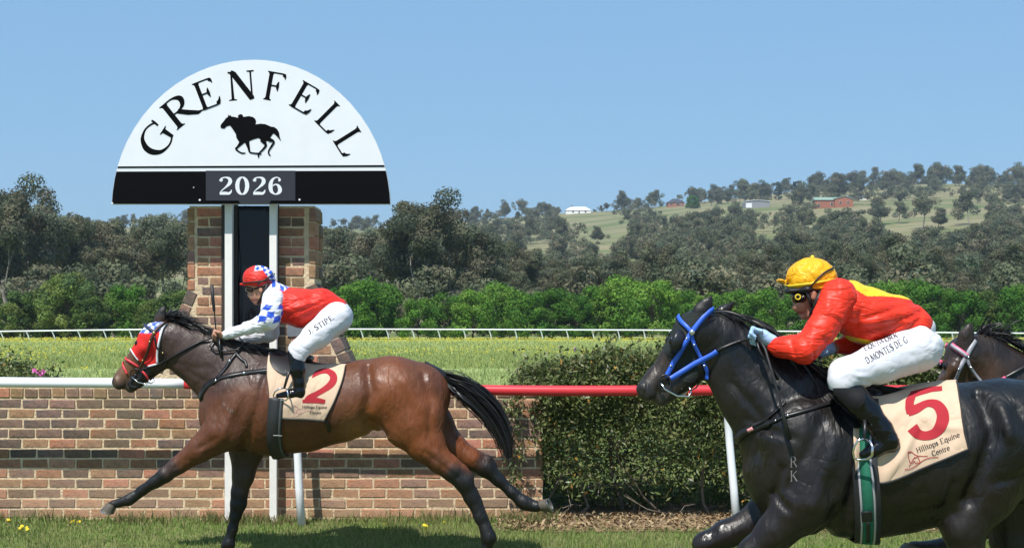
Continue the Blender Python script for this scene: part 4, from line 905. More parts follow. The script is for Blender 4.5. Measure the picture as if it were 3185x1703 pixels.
def cloth(name, top, bot, left, right, bvh, D0, m, root, folds, lift=.014, nu=44, nv=34, seed=1, amp=.006):
    """draped cloth: boundary polylines in photo px, laid over the body, mirrored to the far side over the back"""
    tp, bt, lf, rt = [np.array(catmull(q, 12)) for q in (top, bot, left, right)]
    at = lambda A, t: np.array([np.interp(t * (len(A) - 1), np.arange(len(A)), A[:, k]) for k in (0, 1)])
    V = np.zeros((nv, nu, 3))
    for j in range(nv):
        for i in range(nu):
            u, v = i / (nu - 1), j / (nv - 1)
            p = (1 - v) * at(tp, u) + v * at(bt, u) + (1 - u) * at(lf, v) + u * at(rt, v) - ((1 - u) * (1 - v) * tp[0] + u * (1 - v) * tp[-1] + (1 - u) * v * bt[0] + u * v * bt[-1])
            l, n = hit(p[0], p[1], bvh, D0)
            w = amp * float(vnoise(np.array([p[0] * .02 + seed, p[1] * .009, seed]))) + amp * .5 * float(vnoise(np.array([p[0] * .05, p[1] * .03, seed + 3.])))
            for (x0, y0, x1, y1, a, s) in folds:
                dx, dy = x1 - x0, y1 - y0; t = np.clip(((p[0] - x0) * dx + (p[1] - y0) * dy) / (dx * dx + dy * dy), 0, 1); d2 = (p[0] - x0 - t * dx) ** 2 + (p[1] - y0 - t * dy) ** 2; w += a * math.exp(-d2 / s ** 2) * math.sin(math.pi * min(max(t, .08), .92))
            q = l + n * lift; q = q + Vector((0, -1, .1)) * w; V[j, i] = q
    Vs = V.copy()
    for _ in range(2):
        Vs[1:-1] = .5 * Vs[1:-1] + .25 * (Vs[:-2] + Vs[2:]); Vs[:, 1:-1] = .5 * Vs[:, 1:-1] + .25 * (Vs[:, :-2] + Vs[:, 2:])
    V = Vs; P = V.reshape(-1, 3); fs = [(j * nu + i, (j + 1) * nu + i, (j + 1) * nu + i + 1, j * nu + i + 1) for j in range(nv - 1) for i in range(nu - 1)]
    M = P.copy(); M[:, 1] = 2 * D0 - M[:, 1]; N = len(P); allf = fs + [tuple(N + k for k in q[::-1]) for q in fs] + [(i + 1, N + i + 1, N + i, i) for i in range(nu - 1)]
    o = put(name, mesh(name, np.concatenate([P, M]), allf, m, True), root); sm = o.modifiers.new('thick', 'SOLIDIFY'); sm.thickness = .006; sm.offset = -1
    edge = [Vector(V[nv - 1, i]) for i in range(nu)] + [Vector(V[j, nu - 1]) for j in range(nv - 2, 0, -1)]
    MB().tube(edge, .005, 6).obj('piping', m_piping, o, True)
    return o, bvh_of(P, fs)
def printed(name, strokes, mp, bvh, D0, m, parent, lift=.0024):
    """strokes in local units laid on a cloth: mp(x, y) -> photo px"""
    mb = MB()
    for k, (st, cv) in enumerate(strokes):
        def fn(x, y, kk):
            l, n = hit(*mp(x, y), bvh, D0); return l + n * (lift + .00025 * (kk % 6))
        stroke_mesh(mb, st, fn, k, bool(cv))
    return mb.obj(name, m, parent, True)
# small serif alphabet, x-height .5, cap height .72
def sv(x, h=.72, w=.045, y0=0, s=.045): return [(x, y0, w + s), (x, y0 + .035, w + s), (x, y0 + .04, w), (x, h - .04, w), (x, h - .035, w + s * .7), (x, h, w + s * .7)]
def sc(pts, w=.035): return [(x, y, (w if len(q) == 0 else q[0])) for (x, y, *q) in pts]
oval = lambda cx, cy, rx, ry, a0=0, a1=360, wt=.05, wn_=.022: [(cx + rx * math.cos(R(a)), cy + ry * math.sin(R(a)), wn_ + (wt - wn_) * abs(math.cos(R(a)))) for a in np.linspace(a0, a1, 13)]
ALPHA = {
 'H': (.66, [(sv(.12), 0), (sv(.52), 0), ([(.12, .37, .025), (.52, .37, .025)], 0)]), 'i': (.26, [(sv(.13, .48), 0), ([(.13, .58, .05), (.13, .68, .05)], 0)]), 'l': (.26, [(sv(.13), 0)]),
 't': (.30, [([(.12, .62, .02), (.12, .5, .045), (.12, .1, .045), (.2, .02, .025), (.28, .06, .02)], 0), ([(.02, .46, .025), (.27, .46, .025)], 0)]), 'o': (.46, [(oval(.23, .24, .17, .24), 1)]),
 'p': (.48, [([(.11, -.22, .09), (.11, -.19, .09), (.11, -.18, .045), (.11, .48, .045)], 0), (oval(.26, .24, .16, .23, 150, -150), 1)]), 's': (.38, [(sc([(.30, .36), (.24, .45), (.12, .44), (.08, .35), (.18, .27, .05), (.29, .18, .05), (.28, .06), (.14, .02), (.06, .12)]), 1)]),
 'E': (.58, [(sv(.12), 0), ([(.1, .70, .022), (.46, .70, .022), (.49, .60, .022)], 0), ([(.12, .37, .022), (.36, .37, .022)], 0), ([(.1, .022, .022), (.48, .022, .022), (.52, .15, .022)], 0)]), 'q': (.48, [(oval(.22, .24, .16, .23, 30, 330), 1), ([(.37, -.22, .09), (.37, -.19, .09), (.37, -.18, .045), (.37, .48, .045)], 0)]),
 'u': (.50, [([(.10, .48, .045), (.10, .14, .045), (.18, .03, .03), (.30, .06, .02), (.38, .14, .02)], 0), ([(.38, .48, .045), (.38, .02, .045)], 0)]), 'n': (.50, [(sv(.10, .48), 0), ([(.12, .36, .02), (.22, .46, .025), (.33, .44, .035), (.38, .34, .045), (.38, .0, .045)], 0)]),
 'e': (.44, [(oval(.22, .24, .16, .23, 0, 310), 1), ([(.08, .26, .022), (.37, .26, .022)], 0)]), 'C': (.60, [(oval(.32, .36, .25, .34, 45, 315, .06), 1), ([(.5, .52, .02), (.52, .68, .03)], 0)]), 'r': (.36, [(sv(.10, .48), 0), ([(.12, .36, .02), (.2, .46, .03), (.30, .43, .045)], 0)]),
 'D': (.66, [(sv(.12), 0), ([(.12, .70, .022), (.3, .68, .03), (.5, .52, .06), (.52, .3, .065), (.42, .1, .05), (.25, .02, .025), (.1, .022, .022)], 1)]), '.': (.2, [([(.08, 0, .05), (.08, .09, .05)], 0)]),
 'M': (.80, [(sv(.10, .72, .03), 0), ([(.10, .70, .05), (.38, .08, .05)], 0), ([(.38, .08, .022), (.66, .70, .03)], 0), (sv(.66), 0)]), 'O': (.66, [(oval(.33, .36, .26, .35, 0, 360, .065), 1)]), 'N': (.68, [(sv(.11, .72, .025), 0), ([(.11, .70, .055), (.54, .03, .055)], 0), ([(.54, 0, .025), (.54, .68, .025), (.54, .69, .08), (.54, .72, .08)], 0)]),
 'T': (.56, [(sv(.28), 0), ([(.04, .56, .02), (.06, .69, .025), (.5, .69, .025), (.52, .56, .02)], 0)]), 'S': (.48, [(sc([(.38, .54), (.32, .68), (.16, .70), (.08, .56, .05), (.2, .40, .06), (.36, .28, .06), (.38, .12, .05), (.22, .01), (.07, .14)]), 1)]), 'G': (.64, [(oval(.32, .36, .25, .34, 45, 320, .06), 1), ([(.5, .08, .045), (.5, .32, .045), (.5, .33, .1), (.5, .36, .1)], 0)]),
 'Q': (.66, [(oval(.33, .36, .26, .35, 0, 360, .065), 1), ([(.36, .1, .04), (.54, -.1, .03)], 0)]), 'U': (.64, [([(.12, .72, .05), (.12, .2, .05), (.22, .04, .035), (.4, .04, .03), (.5, .18, .025), (.5, .72, .025)], 0)]), 'I': (.30, [(sv(.14), 0)]), 'W': (.86, [([(.06, .72, .05), (.24, .0, .045), (.42, .6, .025)], 0), ([(.42, .6, .05), (.60, .0, .045), (.78, .72, .025)], 0)]),
 'R': (.62, [(sv(.12), 0), ([(.12, .70, .022), (.34, .68, .035), (.42, .54, .055), (.34, .40, .035), (.12, .37, .022)], 1), ([(.28, .38, .05), (.52, .02, .05)], 0)]), 'K': (.62, [(sv(.12), 0), ([(.14, .34, .022), (.48, .70, .03)], 0), ([(.24, .42, .05), (.52, .02, .055)], 0)]), 'J': (.40, [([(.28, .72, .05), (.28, .16, .05), (.2, .02, .03), (.06, .08, .03)], 0)]), 'P': (.56, [(sv(.12), 0), ([(.12, .70, .022), (.34, .68, .035), (.42, .54, .055), (.34, .38, .035), (.12, .35, .022)], 1)]), 'B': (.56, [(sv(.12), 0), ([(.12, .70, .022), (.34, .66, .04), (.38, .54, .05), (.3, .40, .03), (.12, .37, .022)], 1), ([(.2, .37, .022), (.38, .32, .04), (.42, .18, .05), (.32, .03, .03), (.12, .02, .022)], 1)]), ' ': (.28, [])}
def text_strokes(s, track=1.0, wmul=1.0):
    out = []; x = 0
    for ch in s:
        w, st = ALPHA[ch]; out += [([(a + x, b, c * wmul) for a, b, c in q], cv) for q, cv in st]; x += w * track
    return out, x
def text_on(name, s, p0, p1, height, bvh, D0, m, parent, track=1., wmul=1., slant=0.):
    st, wd = text_strokes(s, track, wmul); d = np.array(p1, float) - np.array(p0); L_ = np.hypot(*d); d /= L_; n = np.array([d[1], -d[0]]); k = L_ / wd
    return printed(name, st, lambda x, y: tuple(np.array(p0) + d * (x * k + slant * y * height / .72) + n * y * height / .72), bvh, D0, m, parent)
def logo_strokes():                         # two horse heads over a wavy line, in a 100 x 50 box
    ln = [[(10, 46), (12, 42), (14, 46), (16, 41), (18, 45), (24, 38), (34, 31), (48, 28), (62, 27)], [(10, 46), (9, 38), (11, 26), (14, 14), (18, 11), (21, 18), (25, 24), (27, 28)], [(27, 28), (29, 24), (32, 27), (36, 26), (38, 20), (41, 12), (39, 8), (34, 10), (29, 8)], [(29, 8), (26, 16), (22, 10), (15, 6), (12, 0)], [(0, -8), (16, -7), (32, 2), (48, 14), (64, 21), (82, 22), (90, 21)]]
    return [([(x, y, .9 if k < 4 else 1.1) for x, y in l], 1) for k, l in enumerate(ln)]

# ======================= horse 2 on the saddlecloth: the bay in front
D1 = 10.8
bay = thing('racehorse', 'bay racehorse in red hood with saddlecloth number 2, galloping left', 'horse', W(900, 1768, D1))
S = SDF((-3.28, D1 - .44, -.14), (.48, D1 + .44, 2.0), .0118, D1)
S.chain([(716, 1300, 0, 92, .92), (765, 1262, 0, 143, .76), (855, 1256, 0, 157, .78), (950, 1264, 0, 136, .90), (1050, 1254, 0, 118, 1.02), (1135, 1234, 0, 112, 1.06), (1220, 1224, 0, 114, 1.02), (1295, 1230, 0, 106, .95)], .05)
S.chain([(545, 1073, 0, 69, .56), (608, 1104, 0, 80, .52), (678, 1145, 0, 100, .54), (750, 1190, 0, 124, .60)], .05)          # neck
S.chain([(790, 1125, 0, 26, .8), (860, 1124, 0, 26, .8), (960, 1158, 0, 30, 1.)], .05)                                      # withers
S.chain([(482, 1056, 0, 47, .95), (428, 1120, 0, 33, .80), (388, 1170, 0, 27, .82), (372, 1188, 0, 23, 1.05)], .03)         # skull to nose
S.chain([(497, 1112, 0, 42, .66), (452, 1160, 0, 26, .85), (418, 1191, 0, 19, .95), (408, 1206, 0, 16, 1.05)], .03)         # jaw
S.chain([(482, 1056, 0, 47, .9), (530, 1060, 0, 62, .6)], .05)
S.both([(448, 1082, -.075, 16), (430, 1100, -.062, 9)], .03)                                                                # brow and cheek bone
S.both([(362, 1184, -.042, 13), (372, 1198, -.040, 12)], .025)                                                              # nostrils
S.both([(351, 1183, -.064, 7), (356, 1192, -.062, 5)], .008, True)
S.both([(374, 1210, -.060, 3), (412, 1190, -.062, 2.5)], .006, True)                                                        # mouth
S.chain([(497, 1008, -.055, 20, .8), (500, 984, -.065, 18, .62), (505, 968, -.068, 13, .55), (511, 949, -.068, 4.5, .6)], .012)
S.chain([(520, 1008, .055, 18, .8), (525, 982, .065, 14, .62), (532, 953, .065, 4.5, .6)], .012)
# near fore, reaching forward
S.chain([(735, 1235, -.13, 84, .62), (700, 1335, -.17, 66, .7), (622, 1395, -.165, 41, .85), (552, 1447, -.15, 27, .95), (513, 1476, -.15, 23, 1.), (484, 1497, -.15, 18.5), (440, 1524, -.145, 13.5), (412, 1544, -.14, 13.5), (398, 1555, -.14, 17), (374, 1562, -.14, 12.5), (354, 1567, -.14, 15)], .03)
S.chain([(515, 1466, -.15, 12), (500, 1480, -.15, 12)], .02)
S.chain([(484, 1503, -.145, 9), (410, 1556, -.14, 10)], .012)
# far fore, on the ground
S.chain([(765, 1300, .13, 82, .62), (768, 1395, .17, 55, .75), (757, 1478, .165, 34, .9), (745, 1530, .16, 26), (741, 1566, .16, 24.5), (733, 1600, .155, 17), (723, 1645, .15, 14.5), (713, 1684, .15, 15.5), (709, 1694, .15, 18), (697, 1722, .15, 13.5), (688, 1738, .15, 16)], .03)
# near hind
S.chain([(1235, 1232, -.10, 108, .75), (1285, 1300, -.13, 100, .62), (1322, 1375, -.155, 62, .72), (1368, 1432, -.155, 38, .9), (1408, 1465, -.15, 31), (1444, 1500, -.15, 28), (1464, 1545, -.145, 20), (1492, 1605, -.14, 17.5), (1512, 1650, -.14, 18), (1520, 1672, -.14, 22), (1513, 1708, -.14, 15.5), (1506, 1730, -.14, 18)], .035)
S.chain([(1405, 1425, -.15, 13), (1440, 1458, -.15, 13), (1462, 1482, -.15, 14)], .02); S.chain([(1475, 1520, -.14, 10), (1530, 1660, -.14, 11)], .014)
S.ell(W(1255, 1345, D1 - .16), (.13, .06, .09), -.5, .05)
# far hind, flung back
S.chain([(1260, 1240, .10, 105, .75), (1320, 1320, .14, 88, .62), (1400, 1392, .15, 50, .8), (1465, 1426, .15, 33), (1512, 1455, .15, 28), (1550, 1491, .145, 19), (1592, 1530, .14, 17), (1622, 1556, .14, 18), (1634, 1564, .14, 20), (1656, 1571, .14, 16), (1672, 1574, .13, 17)], .035)
S.chain([(1470, 1405, .15, 12), (1518, 1430, .15, 15), (1532, 1446, .15, 13)], .02)
for pts, a, s in (([(842, 1170), (822, 1260), (792, 1350), (765, 1392)], .020, .030), ([(742, 1180), (702, 1265), (690, 1310)], .012, .028), ([(772, 1210), (735, 1300), (715, 1350)], -.014, .035), ([(700, 1350), (640, 1385)], .010, .016), ([(720, 1380), (660, 1402)], .010, .014), ([(640, 1240), (650, 1310)], .010, .02),
                  ([(660, 1140), (600, 1140), (552, 1125)], .009, .022), ([(690, 1195), (640, 1180), (590, 1150)], .010, .016), ([(1150, 1145), (1165, 1215), (1145, 1290), (1160, 1335)], .022, .040), ([(1205, 1150), (1260, 1210), (1290, 1300)], .010, .030), ([(1320, 1165), (1345, 1250), (1338, 1330), (1355, 1380)], .014, .024), ([(1270, 1180), (1315, 1260)], -.010, .035), ([(1160, 1300), (1200, 1345)], .016, .03),
                  ([(1330, 1395), (1385, 1440), (1425, 1475)], .008, .012), ([(1372, 1385), (1400, 1432)], .008, .010), ([(470, 1130), (440, 1160)], .006, .016), ([(440, 1095), (405, 1150)], .005, .012), ([(500, 1140), (525, 1100), (528, 1060)], .012, .016), ([(600, 1420), (560, 1447)], .006, .010), ([(950, 1350), (1050, 1330)], .006, .03), ([(455, 1510), (420, 1535)], .004, .006)):
    S.groove(pts, a * 1.35, s)
S.noise(.0035, 9., 3.); S.noise(.0016, 24., 7.)
BAY, BAYD, BRN, BLK, TAN = (.165, .045, .0095), (.100, .031, .0100), (.042, .022, .017), (.005, .0045, .0045), (.24, .10, .038)
bctl = [(900, 1230, BAYD), (1000, 1260, BAYD), (1230, 1200, BAY), (1300, 1270, BAY), (1200, 1290, BAY), (1130, 1180, BAYD), (1330, 1370, BAY), (1150, 1350, TAN), (1370, 1435, BAYD), (700, 1290, BAYD), (780, 1250, BAYD), (800, 1350, BAYD), (640, 1375, BAYD), (590, 1415, BAYD), (545, 1450, BRN), (505, 1480, BLK), (480, 1500, BLK), (440, 1525, BLK), (400, 1555, BLK), (360, 1565, BLK),
        (760, 1450, BRN), (748, 1520, BRN), (742, 1570, BLK), (725, 1620, BLK), (712, 1690, BLK), (695, 1730, BLK), (1420, 1470, BLK), (1450, 1500, BLK), (1470, 1540, BLK), (1495, 1605, BLK), (1515, 1670, BLK), (1510, 1720, BLK), (1405, 1400, BAY), (1465, 1425, BAY), (1500, 1440, BRN), (1525, 1455, BLK), (1560, 1495, BLK), (1600, 1535, BLK), (1650, 1570, BLK),
        (680, 1150, BRN), (610, 1100, BRN), (560, 1060, BRN), (740, 1130, BRN), (520, 1130, (.04, .02, .015)), (480, 1060, BRN), (440, 1110, (.10, .045, .02)), (400, 1150, (.14, .062, .027)), (372, 1175, (.12, .06, .03)), (352, 1185, (.035, .022, .018)), (405, 1205, (.05, .035, .028)), (380, 1210, (.03, .022, .02)), (450, 1170, BLK), (510, 960, BLK), (500, 1000, BRN), (850, 1120, BRN), (1320, 1140, BAYD), (900, 1380, BAYD), (1000, 1370, BAYD)]
for ch in ([(500, 1484), (440, 1525), (352, 1568)], [(740, 1575), (722, 1640), (688, 1740)], [(1436, 1490), (1470, 1550), (1500, 1620), (1505, 1735)], [(1520, 1455), (1570, 1508), (1620, 1555), (1675, 1575)]):
    for q in catmull(ch, 6): bctl.append((q[0], q[1], BLK))
bv, bf, BB = finish(S, 'body', bay, m_bay, bctl, 3, 4.)
hoof(bay, W(350, 1568, D1 - .14), (-.30, 0, -.95), (-.95, 0, .30), .85); hoof(bay, W(684, 1740, D1 + .15), (-.15, 0, -1), (-1, 0, .1)); hoof(bay, W(1502, 1734, D1 - .14), (-.1, 0, -1), (-1, 0, .1)); hoof(bay, W(1680, 1572, D1 + .13), (.82, -.30, .42), (.45, 0, -.9), .92)
mane(bay, D1, [(512, 992), (545, 1000), (600, 1016), (655, 1036)], [(0, .55, .75), (.4, .9, .35), (1, .95, .05)], 950, .17, .12, 1, w=.0038)
mane(bay, D1, [(508, 994), (530, 994), (560, 1002)], [(0, .35, .9), (1, .75, .65)], 420, .12, .16, 12, w=.004)
mane(bay, D1, [(650, 1034), (720, 1060), (790, 1082), (840, 1094)], [(0, .9, -.15), (.5, .95, .0), (1, .95, .1)], 900, .19, .12, 2, lat=.07, w=.004, lift=.012)
tail(bay, D1, [(1322, 1138, 12), (1385, 1176, 30), (1448, 1213, 34), (1508, 1262, 34), (1550, 1318, 30), (1572, 1370, 25), (1583, 1425, 12)], 900, 3, w=.0045)
MB().tube([W(1315, 1142, D1), W(1365, 1165, D1), W(1420, 1200, D1)], [.055, .05, .025], 10).obj('tail_dock', m_hair, bay, True)
for sd in (-1, 1):
    l, n = hit(427, 1067, BB, D1); l = Vector((l.x, l.y if sd < 0 else 2 * D1 - l.y, l.z)); knob('eye', l, .022, m_eye, bay, .6)
# hood
HR = (.60, .025, .022)
def hoodc(x, y):
    if y < 1036 - (x - 450) * .12: return (.72, .74, .82) if (int((x + y * .5) // 11) + int(y // 11)) % 2 else (.05, .13, .55)
    if x > 493 + (1075 - y) * .10 and y < 1070: return (.05, .13, .55) if int(y // 12) % 2 else (.72, .74, .82)
    return HR
hd = patch('hood', [(1000, 478, 516), (1012, 456, 507), (1035, 436, 500), (1054, 424, 495), (1085, 409, 491), (1100, 418, 490), (1119, 431, 489), (1130, 447, 488), (1138, 462, 484)], BB, D1, mat('hood_fabric', attr='col', rough=.7, spec=.2, bump=.004, bscale=60), bay, .006, 22, 26, hoodc)
m_wpipe = mat('white_trim', (.75, .75, .78), .6); m_redst = mat('red_strap', (.62, .04, .05), .5)
strap('hood_trim', [(522, 992), (508, 1016), (498, 1045), (491, 1083), (489, 1130)], BB, D1, .016, m_wpipe, bay, .010); strap('hood_trim', [(487, 1131), (475, 1134), (463, 1139)], BB, D1, .012, m_wpipe, bay, .010); strap('hood_trim', [(409, 1086), (420, 1103), (431, 1119)], BB, D1, .010, m_wpipe, bay, .010)
br = bpy.data.objects.new('bridle', None); C.objects.link(br); br.parent = bay; br.matrix_parent_inverse = PINV[bay]; PINV[br] = Matrix()
strap('cheek_strap', [(515, 997), (480, 1035), (463, 1080), (444, 1126), (428, 1152)], BB, D1, .020, m_brownl, br, .014); strap('browband', [(450, 1012), (463, 1022), (480, 1033)], BB, D1, .020, mat('navy_strap', (.02, .025, .06), .5), br, .015)
strap('throat_lash', [(481, 1045), (487, 1076), (506, 1095), (518, 1109), (520, 1125), (508, 1142)], BB, D1, .012, m_leather, br, .012)
strap('noseband', [(386, 1112), (405, 1123), (432, 1140)], BB, D1, .020, m_redst, br, .008); strap('noseband', [(381, 1122), (386, 1140), (396, 1163)], BB, D1, .016, m_redst, br, .008); strap('noseband', [(432, 1143), (450, 1160), (462, 1178)], BB, D1, .016, m_redst, br, .008)
strap('chin_strap', [(424, 1163), (412, 1180), (404, 1196), (420, 1204), (440, 1190)], BB, D1, .026, m_leather, br, .008)
for p in ((480, 1035), (467, 1062), (445, 1120), (508, 1097)): knob('buckle', hit(*p, BB, D1)[0] + Vector((0, -.018, 0)), .013 if p[0] == 480 else .007, m_brass, br)
for s in (1, -1):
    c = hit(425, 1163, BB, D1)[0] + Vector((0, -.02, 0)); c.y = c.y if s > 0 else 2 * D1 - c.y; ringo('bit_ring', c, .043, .005, m_leather, br)
    MB().tube([c + Vector((-.03, -s * .01, -.02)), c + Vector((.02, -s * .015, -.06)), c + Vector((.08, -s * .012, -.075)), c + Vector((.105, -s * .01, -.055)), c + Vector((.10, 0, -.035))], .0045, 6).obj('bit', m_steel, br, True)
rp = strap(None, [(434, 1152), (463, 1142), (492, 1131), (540, 1107), (590, 1080), (622, 1064)], BB, D1, .02, None, None, .010); HAND1 = W(668, 1046, D1 - .10)
mb = MB(); pth = rp[0] + [W(640, 1057, D1 - .10), HAND1]; mb.tube(pth, .0085, 6); mb.obj('rein', m_leather, br, True)
mb = MB(); mb.tube([Vector((p.x, 2 * D1 - p.y, p.z)) for p in rp[0]] + [W(680, 1052, D1 + .06)], .0085, 6); mb.obj('rein', m_leather, br, True)
MB().tube([HAND1, W(652, 1075, D1 - .13), W(668, 1088, D1 - .14), W(700, 1092, D1 - .13), W(740, 1086, D1 - .12), W(760, 1066, D1 - .08), W(745, 1050, D1)], .008, 6).obj('rein', m_leather, br, True)
MB().tube([W(682, 1052, D1 - .13), W(684, 1080, D1 - .14), W(690, 1112, D1 - .145)], [.008, .011, .008], 6).obj('rein', m_leather, br, True)
strap('breast_collar', [(622, 1240), (634, 1214), (650, 1194), (692, 1174), (739, 1163), (783, 1157), (838, 1151)], BB, D1, [.05] * 16 + [.035] * 21, m_leather, bay, .006); strap('neck_strap', [(676, 1176), (700, 1148), (716, 1122), (738, 1096), (760, 1074)], BB, D1, .026, m_leather, bay, .008)
strap('neck_strap', [(735, 1100), (752, 1118), (764, 1126), (768, 1142)], BB, D1, .022, m_leather, bay, .012); knob('buckle', hit(715, 1122, BB, D1)[0] + Vector((0, -.015, 0)), .012, m_steel, bay); knob('buckle', hit(760, 1160, BB, D1)[0] + Vector((0, -.012, 0)), .012, m_steel, bay); knob('buckle', hit(672, 1183, BB, D1)[0] + Vector((0, -.012, 0)), .010, m_steel, bay)
sc1, SB1 = cloth('saddlecloth', [(836, 1100), (880, 1112), (930, 1128), (985, 1138), (1077, 1136)], [(838, 1285), (876, 1300), (945, 1303), (1009, 1307)], [(836, 1100), (832, 1150), (838, 1220), (838, 1285)], [(1077, 1136), (1066, 1185), (1041, 1247), (1009, 1307)], BB, D1, m_cloth, bay,
                 [(975, 1205, 1045, 1140, .012, 9), (890, 1290, 935, 1225, .010, 8), (950, 1180, 1000, 1260, -.006, 12), (985, 1300, 1012, 1240, -.012, 7), (1000, 1170, 1060, 1150, .007, 7), (880, 1270, 910, 1255, .010, 6)])
def zz(x, y): return 820 + x / 5.297, 1060 + y / 5.297
two_b = [([(800, 602, 8), (860, 540, 36), (950, 500, 40), (1060, 498, 44), (1140, 560, 58), (1150, 640, 60), (1100, 720, 56), (1000, 795, 46), (880, 865, 44), (760, 930, 50), (690, 1000, 42)], 1), ([(640, 990, 26), (760, 985, 34), (880, 975, 46), (1015, 995, 30)], 0)]
printed('number', two_b, lambda x, y: zz(x, y), SB1, D1, m_print, sc1)
text_on('lettering', 'Hilltops Equine', zz(635, 1105), zz(1045, 1112), 9, SB1, D1, m_ink, sc1, wmul=1.3); text_on('lettering', 'Centre', zz(760, 1198), zz(950, 1200), 9, SB1, D1, m_ink, sc1, wmul=1.3)
printed('horse_logo', logo_strokes(), lambda x, y: zz(450 + x * 4.1, 1215 - y * 3.4), SB1, D1, mat('logo_red_faded', (.50, .25, .22), .8), sc1)
def girth(name, root, line, bvh, D0, width, m, lift=.008, thick=.006, stripes=()):
    P, N = strap(None, line, bvh, D0, width, None, None, lift, n=8); P = P + [Vector((p.x, 2 * D0 - p.y, p.z)) for p in P[::-1]]; N = N + [Vector((k.x, -k.y, k.z)) for k in N[::-1]]
    o = MB().add(*band_mesh(P, N, width, thick)).obj(name, m, root, True)
    for off, w, mm, nm in stripes:
        sd = []
        for i in range(len(P)):
            t = P[min(i + 1, len(P) - 1)] - P[max(i - 1, 0)]; q = t.cross(N[i]); sd.append(q.normalized() if q.length > 1e-6 else Vector((1, 0, 0)))
        MB().add(*band_mesh([p + s * off + k * (thick - .001) for p, s, k in zip(P, sd, N)], N, w, .003)).obj(nm, mm, o, True)
    return o
gi = girth('girth', bay, [(860, 1238), (855, 1300), (853, 1350), (858, 1390), (868, 1412), (872, 1419)], BB, D1, .108, mat('black_webbing', (.022, .023, .025), .6), .016, .008, ((-.04, .018, mat('grey_green_webbing', (.06, .07, .068), .6), 'webbing_edge'),))
strap('girth_loop', [(852, 1347), (878, 1348)], BB, D1, .006, mat('grey_stitch', (.35, .35, .35), .7), gi, .028, mirror=False)
strap('pad_edge', [(1009, 1306), (1020, 1318), (1024, 1340)], BB, D1, .022, m_leather, bay, .006)
# saddle
def saddle(root, seat, flap, bvh, D0, h):
    X = [W(q[0], q[1], D0) for q in seat]; lo = np.min([tuple(x) for x in X], 0) - .25; hi = np.max([tuple(x) for x in X], 0) + .25
    S = SDF(lo, hi, h, D0); S.chain(seat, .03); v, f = S.mesh(2); o = put('saddle', mesh('saddle', v, f, m_leather, True), root)
    patch('flap', flap, bvh, D0, m_leather, o, .026, 14, 14); return o
sd1 = saddle(bay, [(842, 1100, 0, 11, 2.2), (870, 1108, 0, 11, 4.), (915, 1116, 0, 11, 5.), (965, 1114, 0, 11, 4.5)], [(1103, 842, 870), (1115, 839, 893), (1130, 840, 900), (1145, 847, 903), (1158, 862, 903), (1167, 880, 896)], BB, D1, .010)
MB().tube([W(905, 1140, D1 - .31), W(893, 1175, D1 - .335), W(884, 1206, D1 - .34)], [.012, .012, .010], 6).obj('stirrup_leather', m_leather, bay, True)
def stirrup(root, pts, D, r): return MB().tube([W(a, b, D + d) for a, b, d in pts], r, 6).obj('stirrup_iron', m_steel, root, True)
stirrup(bay, [(884, 1206, 0), (868, 1208, 0), (855, 1217, 0), (850, 1228, .01), (852, 1236, .02), (870, 1243, .02), (890, 1244, -.02), (897, 1236, -.05), (895, 1220, -.05), (893, 1210, -.03), (884, 1206, 0)], D1 - .34, .006)
text_on('brand', 'S', (692, 1262), (702, 1262), 12, BB, D1, mat('freeze_brand', (.17, .12, .10), .6), bay); text_on('brand', 'J', (702, 1276), (712, 1276), 12, BB, D1, bpy.data.materials['freeze_brand'], bay); text_on('brand', 'B', (714, 1282), (728, 1282), 11, BB, D1, bpy.data.materials['freeze_brand'], bay)
